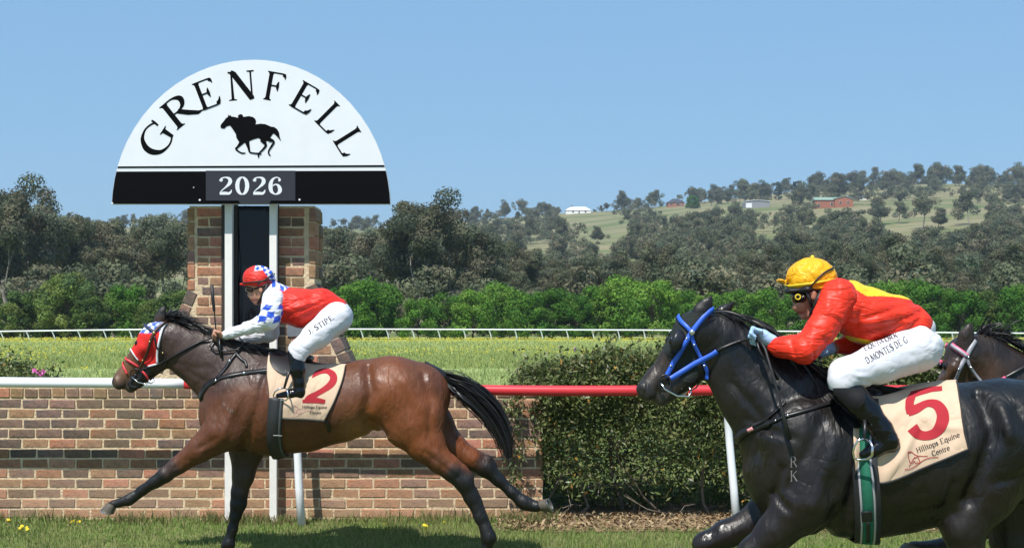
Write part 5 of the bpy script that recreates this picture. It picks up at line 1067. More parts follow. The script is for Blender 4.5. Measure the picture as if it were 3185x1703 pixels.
# ======================= the black horse nearest the camera, and the dark horses behind it
def black_horse(T, Th, D0, S, kind):
    c = lambda pts, k=.03, sub=False, H=False: S.chain([(Th if H else T)(p) for p in pts], k, sub)
    def b2(pts, k=.03, sub=False, H=True):
        q = [(Th if H else T)(p) for p in pts]; S.both(q, k, sub)
    c([(2455, 1470, 0, 136, .9), (2545, 1437, 0, 226, .73), (2690, 1437, 0, 231, .76), (2800, 1432, 0, 217, .84), (2900, 1414, 0, 212, .88), (3000, 1395, 0, 199, .92), (3120, 1370, 0, 188, .94), (3230, 1372, 0, 176, .92), (3330, 1395, 0, 150, .88)], .05)
    c([(2248, 1077, 0, 95, .54), (2305, 1132, 0, 116, .50), (2372, 1210, 0, 140, .54), (2450, 1290, 0, 172, .60), (2510, 1350, 0, 196, .64)], .05)
    c([(2520, 1225, 0, 36, .8), (2610, 1222, 0, 38, .8), (2760, 1250, 0, 40, 1.)], .05)
    c([(2165, 1034, 0, 63, .92), (2098, 1115, 0, 45, .80), (2043, 1180, 0, 37, .82), (2016, 1213, 0, 35, 1.0)], .03, H=True)
    c([(2188, 1110, 0, 62, .60), (2126, 1175, 0, 39, .80), (2082, 1214, 0, 29, .92), (2056, 1240, 0, 24, 1.05)], .03, H=True)
    c([(2165, 1034, 0, 63, .9), (2228, 1050, 0, 80, .58)], .05, H=True)
    b2([(2118, 1065, -.075, 24), (2090, 1095, -.060, 14)]); b2([(1998, 1208, -.042, 19), (2012, 1228, -.040, 17)], .025); b2([(1984, 1205, -.068, 11), (1992, 1216, -.064, 8)], .008, True); b2([(2020, 1256, -.062, 4), (2072, 1212, -.064, 3.5)], .006, True)
    c([(2170, 992, -.06, 30, .8), (2183, 965, -.07, 27, .6), (2198, 945, -.075, 20, .55), (2214, 922, -.075, 6, .6)], .015, H=True); c([(2168, 975, -.115, 9), (2196, 942, -.105, 6)], .008, True, H=True)
    c([(2226, 992, .06, 27, .8), (2252, 966, .07, 21, .6), (2284, 937, .075, 6, .6)], .015, H=True)
    if kind == 0:
        c([(2500, 1370, -.14, 135, .6), (2500, 1560, -.18, 98, .68), (2415, 1650, -.17, 60, .85), (2340, 1715, -.15, 42), (2282, 1768, -.15, 35), (2240, 1805, -.15, 26), (2180, 1860, -.145, 21), (2135, 1900, -.14, 26), (2100, 1915, -.14, 20), (2075, 1925, -.14, 24)])
        c([(2480, 1420, .13, 120, .6), (2420, 1570, .16, 78, .75), (2335, 1632, .16, 50, .9), (2255, 1662, .15, 41), (2192, 1692, .15, 36), (2190, 1740, .15, 26), (2215, 1830, .145, 21), (2235, 1895, .14, 25), (2270, 1925, .14, 20), (2290, 1940, .14, 23)])
        c([(3110, 1390, -.12, 165, .68), (3055, 1520, -.16, 112, .66), (3000, 1640, -.165, 66, .85), (3010, 1720, -.155, 48), (3042, 1785, -.15, 42), (3030, 1850, -.145, 29), (2995, 1940, -.14, 25), (2975, 1990, -.14, 32), (2940, 2030, -.14, 23), (2925, 2055, -.14, 27)], .04)
        c([(3160, 1420, .12, 160, .68), (3170, 1560, .15, 110, .66), (3150, 1680, .155, 66, .85), (3190, 1760, .15, 45), (3230, 1800, .15, 40), (3225, 1870, .145, 28), (3215, 1960, .14, 25), (3205, 2010, .14, 32), (3180, 2045, .14, 23), (3170, 2065, .14, 27)], .04)
    else:
        c([(2490, 1400, -.13, 125, .6), (2440, 1540, -.17, 92, .7), (2330, 1610, -.165, 58, .85), (2220, 1655, -.15, 38), (2150, 1690, -.15, 32), (2090, 1712, -.145, 21), (2050, 1722, -.14, 26), (2015, 1720, -.14, 19), (1990, 1716, -.14, 23)])
        c([(2500, 1420, .13, 120, .6), (2500, 1570, .17, 80, .75), (2490, 1700, .16, 48, .9), (2480, 1790, .16, 37), (2470, 1900, .155, 22), (2465, 2000, .15, 26), (2450, 2060, .15, 20), (2440, 2080, .15, 23)])
        c([(3110, 1390, -.12, 165, .68), (3090, 1560, -.16, 105, .66), (3120, 1690, -.165, 60, .85), (3200, 1800, -.15, 42), (3180, 1930, -.145, 26), (3160, 2010, -.14, 32), (3140, 2070, -.14, 26)], .04)
        c([(3160, 1420, .12, 160, .68), (3190, 1570, .15, 105, .66), (3260, 1700, .155, 60, .85), (3360, 1790, .15, 42), (3400, 1900, .145, 26), (3440, 1980, .14, 30), (3470, 2000, .14, 24)], .04)
    gr = [([(2660, 1290), (2635, 1420), (2600, 1560), (2560, 1650)], .024, .034), ([(2520, 1300), (2455, 1430), (2430, 1500)], .016, .030), ([(2570, 1340), (2520, 1470), (2490, 1550)], -.016, .036), ([(2405, 1440), (2390, 1520), (2415, 1560)], .014, .018), ([(2380, 1330), (2330, 1260), (2270, 1190)], .012, .020), ([(2420, 1240), (2350, 1180), (2290, 1110)], .009, .022),
          ([(2440, 1350), (2370, 1330), (2320, 1300)], .010, .018), ([(3010, 1240), (3030, 1340), (2985, 1450), (2965, 1530)], .026, .040), ([(3060, 1260), (3075, 1340)], -.016, .03), ([(3110, 1270), (3160, 1370), (3140, 1480)], .014, .03), ([(2760, 1590), (2870, 1560)], .008, .03), ([(2910, 1480), (2890, 1560)], .010, .02), ([(2470, 1640), (2390, 1690)], .009, .014), ([(2560, 1560), (2520, 1640)], .012, .02), ([(3040, 1480), (3090, 1470), (3150, 1440)], .010, .02)]
    for p, a, s in gr: S.groove([T((x, y, 0, 1))[:2] for x, y in p], a * 1.5, s)
    for p, a, s in [([(2200, 1160), (2222, 1100), (2222, 1050)], .014, .018), ([(2150, 1130), (2105, 1180)], .007, .016), ([(2112, 1075), (2060, 1150)], .005, .012)]: S.groove([Th((x, y, 0, 1))[:2] for x, y in p], a, s)
    S.noise(.004, 9., 13.); S.noise(.0018, 26., 5.)
I_ = lambda p: p
D2 = 6.94
blk = thing('racehorse', 'black racehorse with blue bridle and saddlecloth number 5, nearest the camera', 'horse', W(2700, 2110, D2))
a = W(1930, 890, D2); b_ = W(3520, 2110, D2)
S = SDF((a.x - .02, D2 - .42, .0), (b_.x, D2 + .42, a.z), .0105, D2); black_horse(I_, I_, D2, S, 0)
K, KB, KM = (.0055, .0048, .0048), (.011, .0070, .0055), (.026, .016, .011)
kctl = [(2700, 1400, K), (2400, 1200, K), (2250, 1080, K), (2500, 1600, KB), (2440, 1480, KB), (3050, 1600, KB), (3100, 1350, K), (2850, 1560, KB), (2030, 1150, KM), (2090, 1100, KM), (1990, 1210, (.016, .014, .013)), (2055, 1240, (.035, .03, .028)), (2160, 1040, K), (2130, 1180, (.012, .009, .008)), (2340, 1660, KB), (2600, 1400, K)]
kv, kf, KBV = finish(S, 'body', blk, m_black, kctl, 3)
for q, a, t in (((2068, 1926, -.14), (-.4, 0, -.9), (-.9, 0, .4)), ((2296, 1948, .14), (.6, 0, -.6), (-.6, 0, -.6)), ((2920, 2060, -.14), (-.2, 0, -1), (-1, 0, .2)), ((3166, 2070, .14), (-.2, 0, -1), (-1, 0, .2))): hoof(blk, W(q[0], q[1], D2 + q[2]), a, t)
mane(blk, D2, [(2200, 968), (2275, 976), (2335, 1000), (2390, 1035)], [(0, .8, .25), (.5, .95, .02), (1, .9, -.2)], 420, .14, .10, 4, w=.0045)
mane(blk, D2, [(2390, 1040), (2450, 1095), (2510, 1145), (2570, 1190)], [(0, .6, -.7), (.5, .85, -.3), (1, .95, .02)], 520, .19, .13, 5, lat=.09, w=.005, lift=.015)
tail(blk, D2, [(3420, 1260, 20), (3520, 1320, 48), (3620, 1400, 55), (3700, 1520, 50), (3730, 1640, 20)], 350, 6, w=.004)
# dark hood with blinker cups
m_hoodk = mat('dark_hood_cloth', (.017, .021, .020), .75, .3, bump=.003, bscale=80)
patch('hood', [(972, 2140, 2190), (990, 2112, 2182), (1014, 2088, 2160), (1045, 2074, 2152), (1075, 2062, 2158), (1092, 2066, 2163), (1110, 2080, 2167), (1130, 2094, 2169), (1150, 2108, 2170), (1170, 2118, 2168), (1186, 2128, 2158)], KBV, D2, m_hoodk, blk, .006, 22, 26)
for s in (-1, 1):
    l, n = hit(2098, 1060, KBV, D2); c = Vector((l.x + .006, l.y if s < 0 else 2 * D2 - l.y, l.z)); ax = Vector((.80, -s * -.25, -.30)).normalized(); ax = Vector((.82, .30 * -s * -1, -.25)).normalized(); u = ax.orthogonal().normalized(); w = ax.cross(u); vs = []; nn = 18
    for i in range(7):
        th = R(15 + 80 * i / 6)
        for k in range(nn): ph = 2 * math.pi * k / nn; vs.append(c + ax * .046 * math.cos(th) + Vector((u.x * 1, u.y, u.z)) * .058 * math.sin(th) * math.cos(ph) + w * .058 * math.sin(th) * math.sin(ph))
    fs = [(i * nn + k, i * nn + (k + 1) % nn, (i + 1) * nn + (k + 1) % nn, (i + 1) * nn + k) for i in range(6) for k in range(nn)] + [tuple(range(nn))]
    o = MB().add(vs, fs).obj('blinker_cup', mat('blinker_plastic', (.012, .013, .017), .35), blk, True); sm = o.modifiers.new('t', 'SOLIDIFY'); sm.thickness = .003
    knob('eye', Vector((l.x - .008, c.y, l.z)), .022, m_eye, blk, .6)
m_blue = mat('blue_bridle', (.028, .115, .62), .45, .5)
br2 = bpy.data.objects.new('bridle', None); C.objects.link(br2); br2.parent = blk; br2.matrix_parent_inverse = PINV[blk]; PINV[br2] = Matrix()
strap('cheek_strap', [(2214, 957), (2196, 975), (2178, 996), (2152, 1033), (2127, 1068), (2105, 1108), (2086, 1143), (2068, 1172)], KBV, D2, .024, m_blue, br2, .012); strap('browband', [(2114, 984), (2122, 1000), (2140, 1018), (2152, 1033)], KBV, D2, .020, m_blue, br2, .013)
strap('throat_lash', [(2151, 1042), (2158, 1068), (2170, 1090), (2184, 1118), (2196, 1150), (2204, 1178)], KBV, D2, .018, m_blue, br2, .012)
strap('rein', [(2078, 1178), (2110, 1160), (2160, 1130), (2195, 1110), (2230, 1089)], KBV, D2, .026, m_blue, br2, .018)
knob('rosette', hit(2151, 1033, KBV, D2)[0] + Vector((0, -.02, 0)), .017, m_steel, br2, .8)
for p in ((2134, 1052), (2086, 1136), (2158, 1072), (2190, 1136)): knob('buckle', hit(*p, KBV, D2)[0] + Vector((0, -.018, 0)), .006, m_steel, br2)
for s in (1, -1):
    c = hit(2066, 1190, KBV, D2)[0] + Vector((0, -.02, 0)); c.y = c.y if s > 0 else 2 * D2 - c.y; ringo('bit_ring', c, .040, .005, m_leather, br2, rx=.75)
    MB().tube([c + Vector((-.02, -s * .01, .0)), c + Vector((0, -s * .015, -.03)), c + Vector((.06, -s * .015, -.062)), c + Vector((.115, -s * .01, -.065)), c + Vector((.13, 0, -.045)), c + Vector((.12, 0, -.02))], .0045, 6).obj('bit', m_steel, br2, True)
MB().tube([hit(2140, 1205, KBV, D2)[0] + Vector((0, -.01, 0)), W(2150, 1212, D2 - .08), W(2165, 1205, D2 - .08), hit(2178, 1188, KBV, D2)[0]], .004, 6).obj('curb_strap', m_leather, br2, True)
HAND2 = W(2350, 1048, D2 - .15); P2 = strap(None, [(2230, 1089), (2262, 1075), (2300, 1062)], KBV, D2, .02, None, None, .014)[0]
MB().tube(P2 + [W(2325, 1054, D2 - .13), HAND2], .0085, 6).obj('rein', m_leather, br2, True); MB().tube([Vector((p.x, 2 * D2 - p.y, p.z)) for p in P2] + [W(2545, 1092, D2 + .08)], .0085, 6).obj('rein', m_leather, br2, True)
MB().tube([HAND2, W(2362, 1090, D2 - .18), W(2390, 1130, D2 - .19), W(2420, 1180, D2 - .16)], .007, 6).obj('rein', m_leather, br2, True)
MB().tube([W(2545, 1092, D2 + .08), W(2552, 1130, D2 + .06), W(2556, 1180, D2 + .05)], .006, 6).obj('rein', m_leather, br2, True)
strap('breast_collar', [(2288, 1372), (2310, 1348), (2335, 1334), (2400, 1312), (2440, 1295), (2500, 1278), (2592, 1251)], KBV, D2, [.04] * 18 + [.020] * 19, m_leather, blk, .006); strap('neck_strap', [(2335, 1326), (2390, 1300), (2435, 1262), (2442, 1250)], KBV, D2, .018, m_leather, blk, .010)
strap('strap_label', [(2329, 1337), (2344, 1331)], KBV, D2, .018, mat('red_white_label', (.6, .25, .25), .6), blk, .014, mirror=False)
for p in ((2411, 1306), (2432, 1296), (2449, 1291)): knob('buckle', hit(*p, KBV, D2)[0] + Vector((0, -.012, 0)), .006, m_steel, blk)
sc2, SB2 = cloth('saddlecloth', [(2655, 1225), (2736, 1239), (2840, 1214), (2910, 1200), (2974, 1190)], [(2655, 1462), (2740, 1500), (2880, 1450), (3009, 1396)], [(2655, 1225), (2653, 1310), (2652, 1390), (2655, 1462)], [(2974, 1190), (2986, 1264), (2994, 1337), (3009, 1396)], KBV, D2, m_cloth, blk,
                 [(2750, 1500, 2855, 1330, .020, 13), (2870, 1290, 2900, 1325, .016, 10), (2900, 1325, 2995, 1335, .014, 9), (2770, 1310, 2830, 1250, .010, 14), (2830, 1400, 2900, 1300, -.012, 20), (2720, 1470, 2780, 1400, -.010, 16)], .016, 56, 44, 4, .007)
def z5(x, y): return 2600 + x / 4.05, 1180 + y / 4.05
five = [([(1338, 112, 28), (1200, 122, 34), (1060, 160, 36), (950, 190, 40)], 0), ([(985, 165, 36), (930, 270, 55), (925, 360, 55), (935, 430, 46)], 0), ([(905, 400, 62), (1010, 370, 56), (1150, 300, 44), (1270, 320, 62), (1340, 420, 76), (1335, 540, 78), (1260, 660, 62), (1140, 705, 56), (1030, 680, 62), (960, 600, 74)], 1)]
printed('number', five, z5, SB2, D2, m_print, sc2)
text_on('lettering', 'Hilltops Equine', z5(1022, 922), z5(1568, 715), 66 / 4.05, SB2, D2, m_ink, sc2, wmul=1.1); text_on('lettering', 'Centre', z5(1218, 962), z5(1440, 880), 66 / 4.05, SB2, D2, m_ink, sc2, wmul=1.1)
printed('horse_logo', logo_strokes(), lambda x, y: z5(862 + x * 4.75, 1095 - y * 4.1 - x * .4), SB2, D2, m_print, sc2)
m_green = mat('green_webbing', (.018, .14, .085), .7, .3, var=.1, vscale=20); m_grey = mat('grey_reflective', (.36, .36, .38), .5)
girth('girth', blk, [(2690, 1250), (2692, 1330), (2696, 1450), (2698, 1560), (2698, 1620), (2697, 1655), (2696, 1672)], KBV, D2, .122, mat('black_webbing_wide', (.022, .022, .024), .6), .022, .008, ((0, .048, m_green, 'centre_strip'), (-.031, .010, m_grey, 'webbing_edge'), (.031, .010, m_grey, 'webbing_edge')))
strap('girth_buckle_guard', [(2692, 1575), (2694, 1605)], KBV, D2, .05, m_leather, blk, .040, mirror=False); strap('girth_buckle_guard', [(2696, 1605), (2697, 1660)], KBV, D2, .018, m_leather, blk, .040, mirror=False)
sd2 = saddle(blk, [(2590, 1200, 0, 18, 2.), (2640, 1212, 0, 18, 3.6), (2700, 1222, 0, 17, 4.4), (2790, 1222, 0, 14, 4.)], [(1215, 2585, 2640), (1250, 2592, 2660), (1290, 2612, 2665), (1320, 2632, 2668), (1335, 2645, 2662)], KBV, D2, .010)
MB().tube([W(2690, 1300, D2 - .33), W(2690, 1340, D2 - .35), W(2688, 1364, D2 - .36)], [.010, .010, .008], 6).obj('stirrup_leather', m_leather, blk, True)
stirrup(blk, [(2688, 1362, 0), (2670, 1368, 0), (2658, 1385, 0), (2653, 1405, .01), (2656, 1424, .02), (2668, 1429, .02), (2700, 1426, -.01), (2712, 1415, -.05), (2714, 1390, -.05), (2708, 1372, -.03), (2688, 1362, 0)], D2 - .36, .006)
m_fb = mat('freeze_brand_grey', (.16, .15, .15), .6)
text_on('brand', 'R', (2456, 1452), (2482, 1452), 34, KBV, D2, m_fb, blk, wmul=.8); text_on('brand', 'K', (2456, 1496), (2484, 1496), 34, KBV, D2, m_fb, blk, wmul=.8)
# the dark bay coming up behind, head over the black horse's back
D3 = 7.9; q_ = .885
T3 = lambda p: ((p[0] - 2217) * q_ + 3042, (p[1] - 969) * q_ + 1037, p[2], p[3] * q_, *p[4:])
def Th3(p):
    x, y = (p[0] - 2225) * q_, (p[1] - 1010) * q_; a = R(-13); x, y = x * math.cos(a) - y * math.sin(a), x * math.sin(a) + y * math.cos(a)
    return (x + 3049, y + 1073, p[2], p[3] * q_, *p[4:])
a = W(2760, 960, D3); b_ = W(4200, 2030, D3)
S = SDF((a.x, D3 - .42, .0), (b_.x, D3 + .42, a.z), .0125, D3); black_horse(T3, Th3, D3, S, 1)
dk = thing('racehorse', 'dark bay racehorse with grey and pink bridle behind the black horse', 'horse', W(3500, 2030, D3))
DB, DBT = (.016, .011, .009), (.075, .036, .018)
dctl = [(3100, 1080, DB), (3150, 1200, DB), (3300, 1400, DB), (3010, 1080, DB), (2960, 1100, (.03, .017, .011)), (2940, 1170, DBT), (2920, 1210, DBT), (3000, 1170, (.045, .025, .015)), (3060, 1150, (.05, .027, .015)), (3600, 1400, DB), (3400, 1700, DB), (2900, 1690, DB)]
dv, df, DBV = finish(S, 'body', dk, m_black, dctl, 3)
p = T3((1984, 1716, -.14, 1)); hoof(dk, W(p[0], p[1], D3 - .14), (-.25, 0, -.97), (-.97, 0, .25)); p = T3((2436, 2086, .15, 1)); hoof(dk, W(p[0], p[1], D3 + .15), (-.1, 0, -1), (-1, 0, .1)); p = T3((3138, 2076, -.14, 1)); hoof(dk, W(p[0], p[1], D3 - .14), (-.1, 0, -1), (-1, 0, .1)); p = T3((3480, 2004, .14, 1)); hoof(dk, W(p[0], p[1], D3 + .14), (.9, 0, -.3), (-.3, 0, -.9))
p = T3((2040, 1722, -.14, 1)); MB().tube([W(p[0] - 14, p[1], D3 - .14), W(p[0] - 8, p[1] + 1, D3 - .14)], [.036, .037], 14, False).obj('pastern_mark', m_wpipe, dk, True)
for s in (-1, 1):
    l, n = hit(2944, 1139, DBV, D3); knob('eye', Vector((l.x, l.y + .004 if s < 0 else 2 * D3 - l.y - .004, l.z)), .022, m_eye, dk, .6)
mane(dk, D3, [(3040, 1040), (3090, 1046), (3150, 1068), (3230, 1110)], [(0, .5, .6), (.4, .9, .2), (1, .9, -.1)], 300, .14, .16, 7, w=.005); mane(dk, D3, [(3040, 1038), (3085, 1046), (3110, 1052)], [(0, .3, .9), (1, .55, .8)], 70, .13, .2, 8, w=.004)
tail(dk, D3, [(4120, 1300, 20), (4200, 1360, 45), (4290, 1450, 45), (4330, 1560, 15)], 200, 9)
br3 = bpy.data.objects.new('bridle', None); C.objects.link(br3); br3.parent = dk; br3.matrix_parent_inverse = PINV[dk]; PINV[br3] = Matrix()
m_gst = mat('grey_strap', (.30, .30, .33), .45); m_pst = mat('pink_strap', (.80, .10, .22), .5)
strap('cheek_strap', [(3032, 1060), (3015, 1088), (3005, 1110), (2985, 1140), (2966, 1185), (2950, 1230)], DBV, D3, .024, m_gst, br3, .008); strap('browband', [(2963, 1074), (2985, 1090), (3008, 1108)], DBV, D3, .030, m_pst, br3, .008); strap('browband', [(2963, 1074), (2985, 1090), (3008, 1108)], DBV, D3, .018, m_gst, br3, .013)
strap('throat_lash', [(3008, 1112), (3014, 1135), (3035, 1165), (3060, 1195)], DBV, D3, .016, m_gst, br3, .008); strap('rein', [(3000, 1235), (3060, 1205), (3095, 1190), (3125, 1174)], DBV, D3, .020, m_pst, br3, .014); strap('rein', [(3125, 1174), (3160, 1155), (3210, 1128), (3260, 1100)], DBV, D3, .018, m_leather, br3, .014)
for p in ((3010, 1110), (2980, 1147), (3018, 1142)): knob('buckle', hit(*p, DBV, D3)[0] + Vector((0, -.014, 0)), .007, m_steel, br3)
knob('cheek_ring', W(2926, 1124, D3 + .02), .012, m_pst, br3)
# a second dark horse beyond it: same build, seen only as an ear, mane and crest
off = W(3118, 1018, 8.75) - W(3042, 1037, D3)
dk2 = dk.copy(); C.objects.link(dk2); dk2.location = dk.location + off; tag(dk2, 'dark horse at the right edge, only its mane and crest showing', 'horse')
for o in list(dk.children):
    if o.name.startswith(('bridle', 'pastern')): continue
    n = o.copy(); C.objects.link(n); n.parent = dk2
# ---------------------------------------------------------------- jockeys
m_skin = mat('skin', attr='col', rough=.5, spec=.35, var=.06, vscale=30)
def satin(name, col=None, attr=None): return mat(name, col or (.5, .5, .5), .46, .30, attr=attr, crease=(.016, 8.0, (.7, .7, 2.4), .8))
m_red1 = satin('red_silk', (.66, .028, .016)); m_red2 = satin('scarlet_silk', attr='col'); m_slv = satin('white_blue_silk', attr='col'); m_cap1 = satin('red_cap_silk', attr='col'); m_cap2 = mat('yellow_cap_silk', (.80, .40, .010), .44, .3, crease=(.012, 14., (1., 1., 1.6), 1.))
m_breech = mat('white_breeches', (.66, .66, .71), .6, .3, crease=(.009, 5., (1., .8, 2.), .6)); m_boot = mat('polished_boot', (.003, .003, .005), .14, .45, crease=(.006, 9., (1, 1, 2.), .5)); m_kneep = mat('matte_boot_panel', (.010, .010, .011), .6, .25); m_glove = mat('pale_blue_glove', (.36, .54, .80), .7, .2, bump=.003, bscale=40); m_rubber = mat('black_strap', (.012, .012, .013), .55); m_lens = mat('dark_goggle_lens', (.02, .012, .008), .1, .6); m_yel = mat('yellow_trim', (.75, .58, .03), .5)
WRINK = 0
def part_sdf(name, parent, D0, chains, h, m, k=.03, noise=(), clips=(), smooth=2, colf=None, ells=(), both=(), grooves=(), subs=()):
    pts = [(c, D0) for ch in list(chains) + list(both) for c in ch]
    xs = [W(c[0], c[1], D0 + c[2]) for c, _ in pts]; rr = max(c[3] * max(1, c[4] if len(c) > 4 else 1) for c, _ in pts) * D0 / F + .05
    lo = np.min([tuple(x) for x in xs], 0) - rr; hi = np.max([tuple(x) for x in xs], 0) + rr
    if both: d = max(hi[1] - D0, D0 - lo[1]); lo[1] = D0 - d; hi[1] = D0 + d
    S = SDF(lo, hi, h, D0)
    for ch in chains: S.chain(ch, k)
    for ch in both: S.both(ch, k)
    for e in ells: S.ell(*e)
    for ch in subs: S.chain(ch, .01, True)
    for q in grooves: S.groove(*q)
    for a, f, o in noise: S.noise(a, f, o)
    for p, n in clips: S.clip(p, n)
    v, f = S.mesh(smooth); c = None
    if colf is not None:
        px = v[:, 0] / v[:, 1] * F + CX; py = HY - (v[:, 2] - CAMH) / v[:, 1] * F; c = np.array([colf(a, b, d) for a, b, d in zip(px, py, v[:, 1] - D0)])
    return put(name, mesh(name, v, f, m, True, c), parent), v, f
def fist(c, s, fwd=-1):
    """finger chains of a closed hand: knuckles forward, fingers curled round the rein; c=(px,py,dy), s = px per 9 cm"""
    px, py, dy = c; out = []
    for i in range(4):
        o = (i - 1.5) * .20 * s; l = (1.0, 1.12, 1.06, .88)[i]; y_ = dy - .012 + .022 * (i - 1.5)
        out.append([(px + .10 * s, py - .10 * s + o * .55, y_, .105 * s), (px - .34 * s * l, py - .16 * s + o * .8, y_, .10 * s), (px - .44 * s * l, py + .10 * s + o * .8, y_ - .006, .095 * s), (px - .22 * s * l, py + .24 * s + o * .7, y_ - .008, .085 * s)])
    out.append([(px + .18 * s, py - .06 * s, dy - .030, .12 * s), (px - .06 * s, py - .26 * s, dy - .036, .11 * s), (px - .30 * s, py - .26 * s, dy - .030, .09 * s)])
    return out
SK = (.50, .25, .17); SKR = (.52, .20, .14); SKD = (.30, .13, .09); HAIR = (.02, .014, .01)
# ======================= jockey of the bay: red silks, white sleeves with blue checks
j1 = thing('person', 'jockey in red silks with blue and white checked sleeves and red cap, riding the bay', 'person', W(925, 1240, D1 - .1))
u1 = D1 / F
def skin1(x, y, d):
    if 770 < x < 800 and 930 < y < 936 : return (.40, .12, .10)
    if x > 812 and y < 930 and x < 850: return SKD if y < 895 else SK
    return SK
arm = [(858, 932, -.165, 22), (838, 992, -.215, 17), (772, 1020, -.16, 15), (704, 1041, -.105, 11), (684, 1043, -.10, 12.5)]
farm = [(858, 935, .165, 22), (836, 1032, .20, 17), (780, 1045, .14, 14), (735, 1050, .09, 11), (700, 1052, .06, 12)]
leg = [(1040, 985, -.08, 36), (985, 1042, -.18, 28), (928, 1092, -.262, 18), (926, 1150, -.285, 14), (930, 1200, -.29, 13), (935, 1224, -.29, 13), (870, 1229, -.30, 8)]
mir = lambda ch: [(c[0], c[1], -c[2], *c[3:]) for c in ch]
part_sdf('body', j1, D1, [[(808, 882, 0, 38, .92), (812, 896, 0, 34, .9)], [(800, 896, 0, 30, .92), (797, 918, 0, 22, .95), (801, 934, 0, 13, 1.2)], [(784, 898, 0, 6, 1.2), (776, 917, 0, 5.5, 1.1), (783, 922, 0, 6)], [(788, 928, 0, 7, 1.6), (797, 939, 0, 8, 1.5)], [(812, 926, 0, 12, 1.9), (826, 905, 0, 14, 1.9)], [(826, 908, 0, 21, 1.), (868, 930, 0, 26, 1.1)],
         [(868, 936, 0, 42, 1.5), (950, 955, 0, 46, 1.4), (1025, 968, 0, 36, 1.2)], arm, farm, leg, mir(leg)] + fist((681, 1043, -.105), 38) + fist((700, 1052, .06), 38),
         .0062, m_skin, .012, smooth=2, colf=skin1, ells=[(W(811, 901, D1 - .082), (.016, .010, .026), .2, .008)], subs=[[(785, 929, -.03, 1.2), (795, 929, .0, 1.2)]])
part_sdf('silk_shirt', j1, D1, [[(858, 918, 0, 34, 1.5), (878, 946, 0, 54, 1.52), (938, 958, 0, 59, 1.40), (1000, 946, 0, 47, 1.38), (1052, 962, 0, 37, 1.4)]], .0075, m_red1, .03, noise=((.003, (7, 6, 30), 1.), (.0025, (14, 12, 60), 2.)), clips=((W(1076, 940, D1), (1, 0, .55)), (W(846, 935, D1), (-1, 0, .35))), smooth=2,
         grooves=(([(890, 960), (960, 930), (1020, 915)], .006, .014), ([(900, 985), (970, 960), (1030, 930)], .006, .012), ([(930, 1000), (985, 965)], .005, .010), ([(1060, 930), (1020, 950)], .004, .010)))
BL, WH = (.03, .09, .55), (.76, .77, .82)
def slv(x, y, d):
    if 945 < y < 1004 and x > 800:
        yy = y + 4 * math.sin(x * .11); xx = x + 4 * math.sin(y * .13 + 1)
        return BL if (int((yy - 945) // 19.7) + int((xx + (yy - 945) * .45 - 800) // 23)) % 2 else WH
    return WH
yoke = lambda x, y, d: BL if (int(x // 13) + int((y + d * 300) // 13)) % 2 else WH
for nm, ch in (('sleeve', [(850, 926, -.17, 33), (846, 960, -.195, 33), (838, 992, -.215, 32), (810, 1008, -.19, 26), (772, 1020, -.16, 20), (725, 1034, -.12, 16.5), (705, 1040, -.105, 16)]), ('sleeve', [(850, 930, .17, 33), (842, 985, .20, 32), (836, 1032, .20, 31), (800, 1042, .16, 24), (760, 1048, .115, 18), (738, 1050, .09, 15)])):
    part_sdf(nm, j1, D1, [ch], .0062, m_slv, .02, noise=((.004, (34, 14, 16), 4.), (.003, (60, 24, 30), 9.)), smooth=2, colf=slv)
part_sdf('collar_yoke', j1, D1, [[(838, 915, 0, 25, 1.1), (856, 912, 0, 33, 1.5), (885, 918, 0, 29, 2.0)]], .006, m_slv, .02, noise=((.003, 30, 3.),), smooth=2, colf=yoke)
part_sdf('breeches', j1, D1, [[(1046, 985, 0, 52, 1.32), (1030, 975, 0, 46, 1.4)], [(1045, 988, -.09, 50), (985, 1042, -.19, 42), (930, 1088, -.265, 31), (926, 1112, -.28, 24)], [(1045, 988, .09, 50), (985, 1042, .19, 42), (930, 1088, .265, 31), (926, 1112, .28, 24)]], .007, m_breech, .03, noise=((.003, (14, 10, 20), 2.), (.0015, (40, 30, 50), 5.)), smooth=2,
         grooves=(([(1000, 985), (1060, 1000)], .004, .010), ([(940, 1070), (975, 1085)], .005, .008), ([(925, 1080), (955, 1100)], .005, .008), ([(1085, 1000), (1040, 1040)], .003, .012)))
BV1 = bvh_of(*(lambda o: (np.array([v.co for v in o.data.vertices]), [tuple(p.vertices) for p in o.data.polygons]))([o for o in j1.children if o.name.startswith('breeches')][0]))
br_ = [o for o in j1.children if o.name.startswith('breeches')][0]
text_on('lettering', 'J. STIPE', (962, 1041), (1040, 991), 16, BV1, D1, m_ink, br_, wmul=1.1)
for s in (1, -1):
    part_sdf('boot', j1, D1, [[(921, 1098, -.275 * s, 26, .95), (925, 1150, -.288 * s, 23.5), (930, 1190, -.29 * s, 18.5), (932, 1214, -.29 * s, 19)], [(935, 1222, -.29 * s, 17), (905, 1224, -.292 * s, 15), (866, 1230, -.295 * s, 10.5)], [(940, 1230, -.29 * s, 11), (938, 1234, -.29 * s, 11)]], .0055, m_boot, .018, noise=((.0016, 22, 3.),), clips=((W(900, 1086, D1), (-.3, 0, 1)), (W(900, 1242, D1 - .29), (0, 0, -1))), smooth=2)
def cap1(x, y, d):
    return (BL if (int((x + y * .6) // 12) + int((y - x * .3) // 12)) % 2 else WH) if x > 818 + (y - 840) * .75 and y < 880 or (y < 843 - (x - 760) * .05 and x > 790 and (x - 790) > (843 - y) * .3) else (.66, .03, .02)
part_sdf('helmet_cap', j1, D1, [], .0055, m_cap1, colf=cap1) if False else None
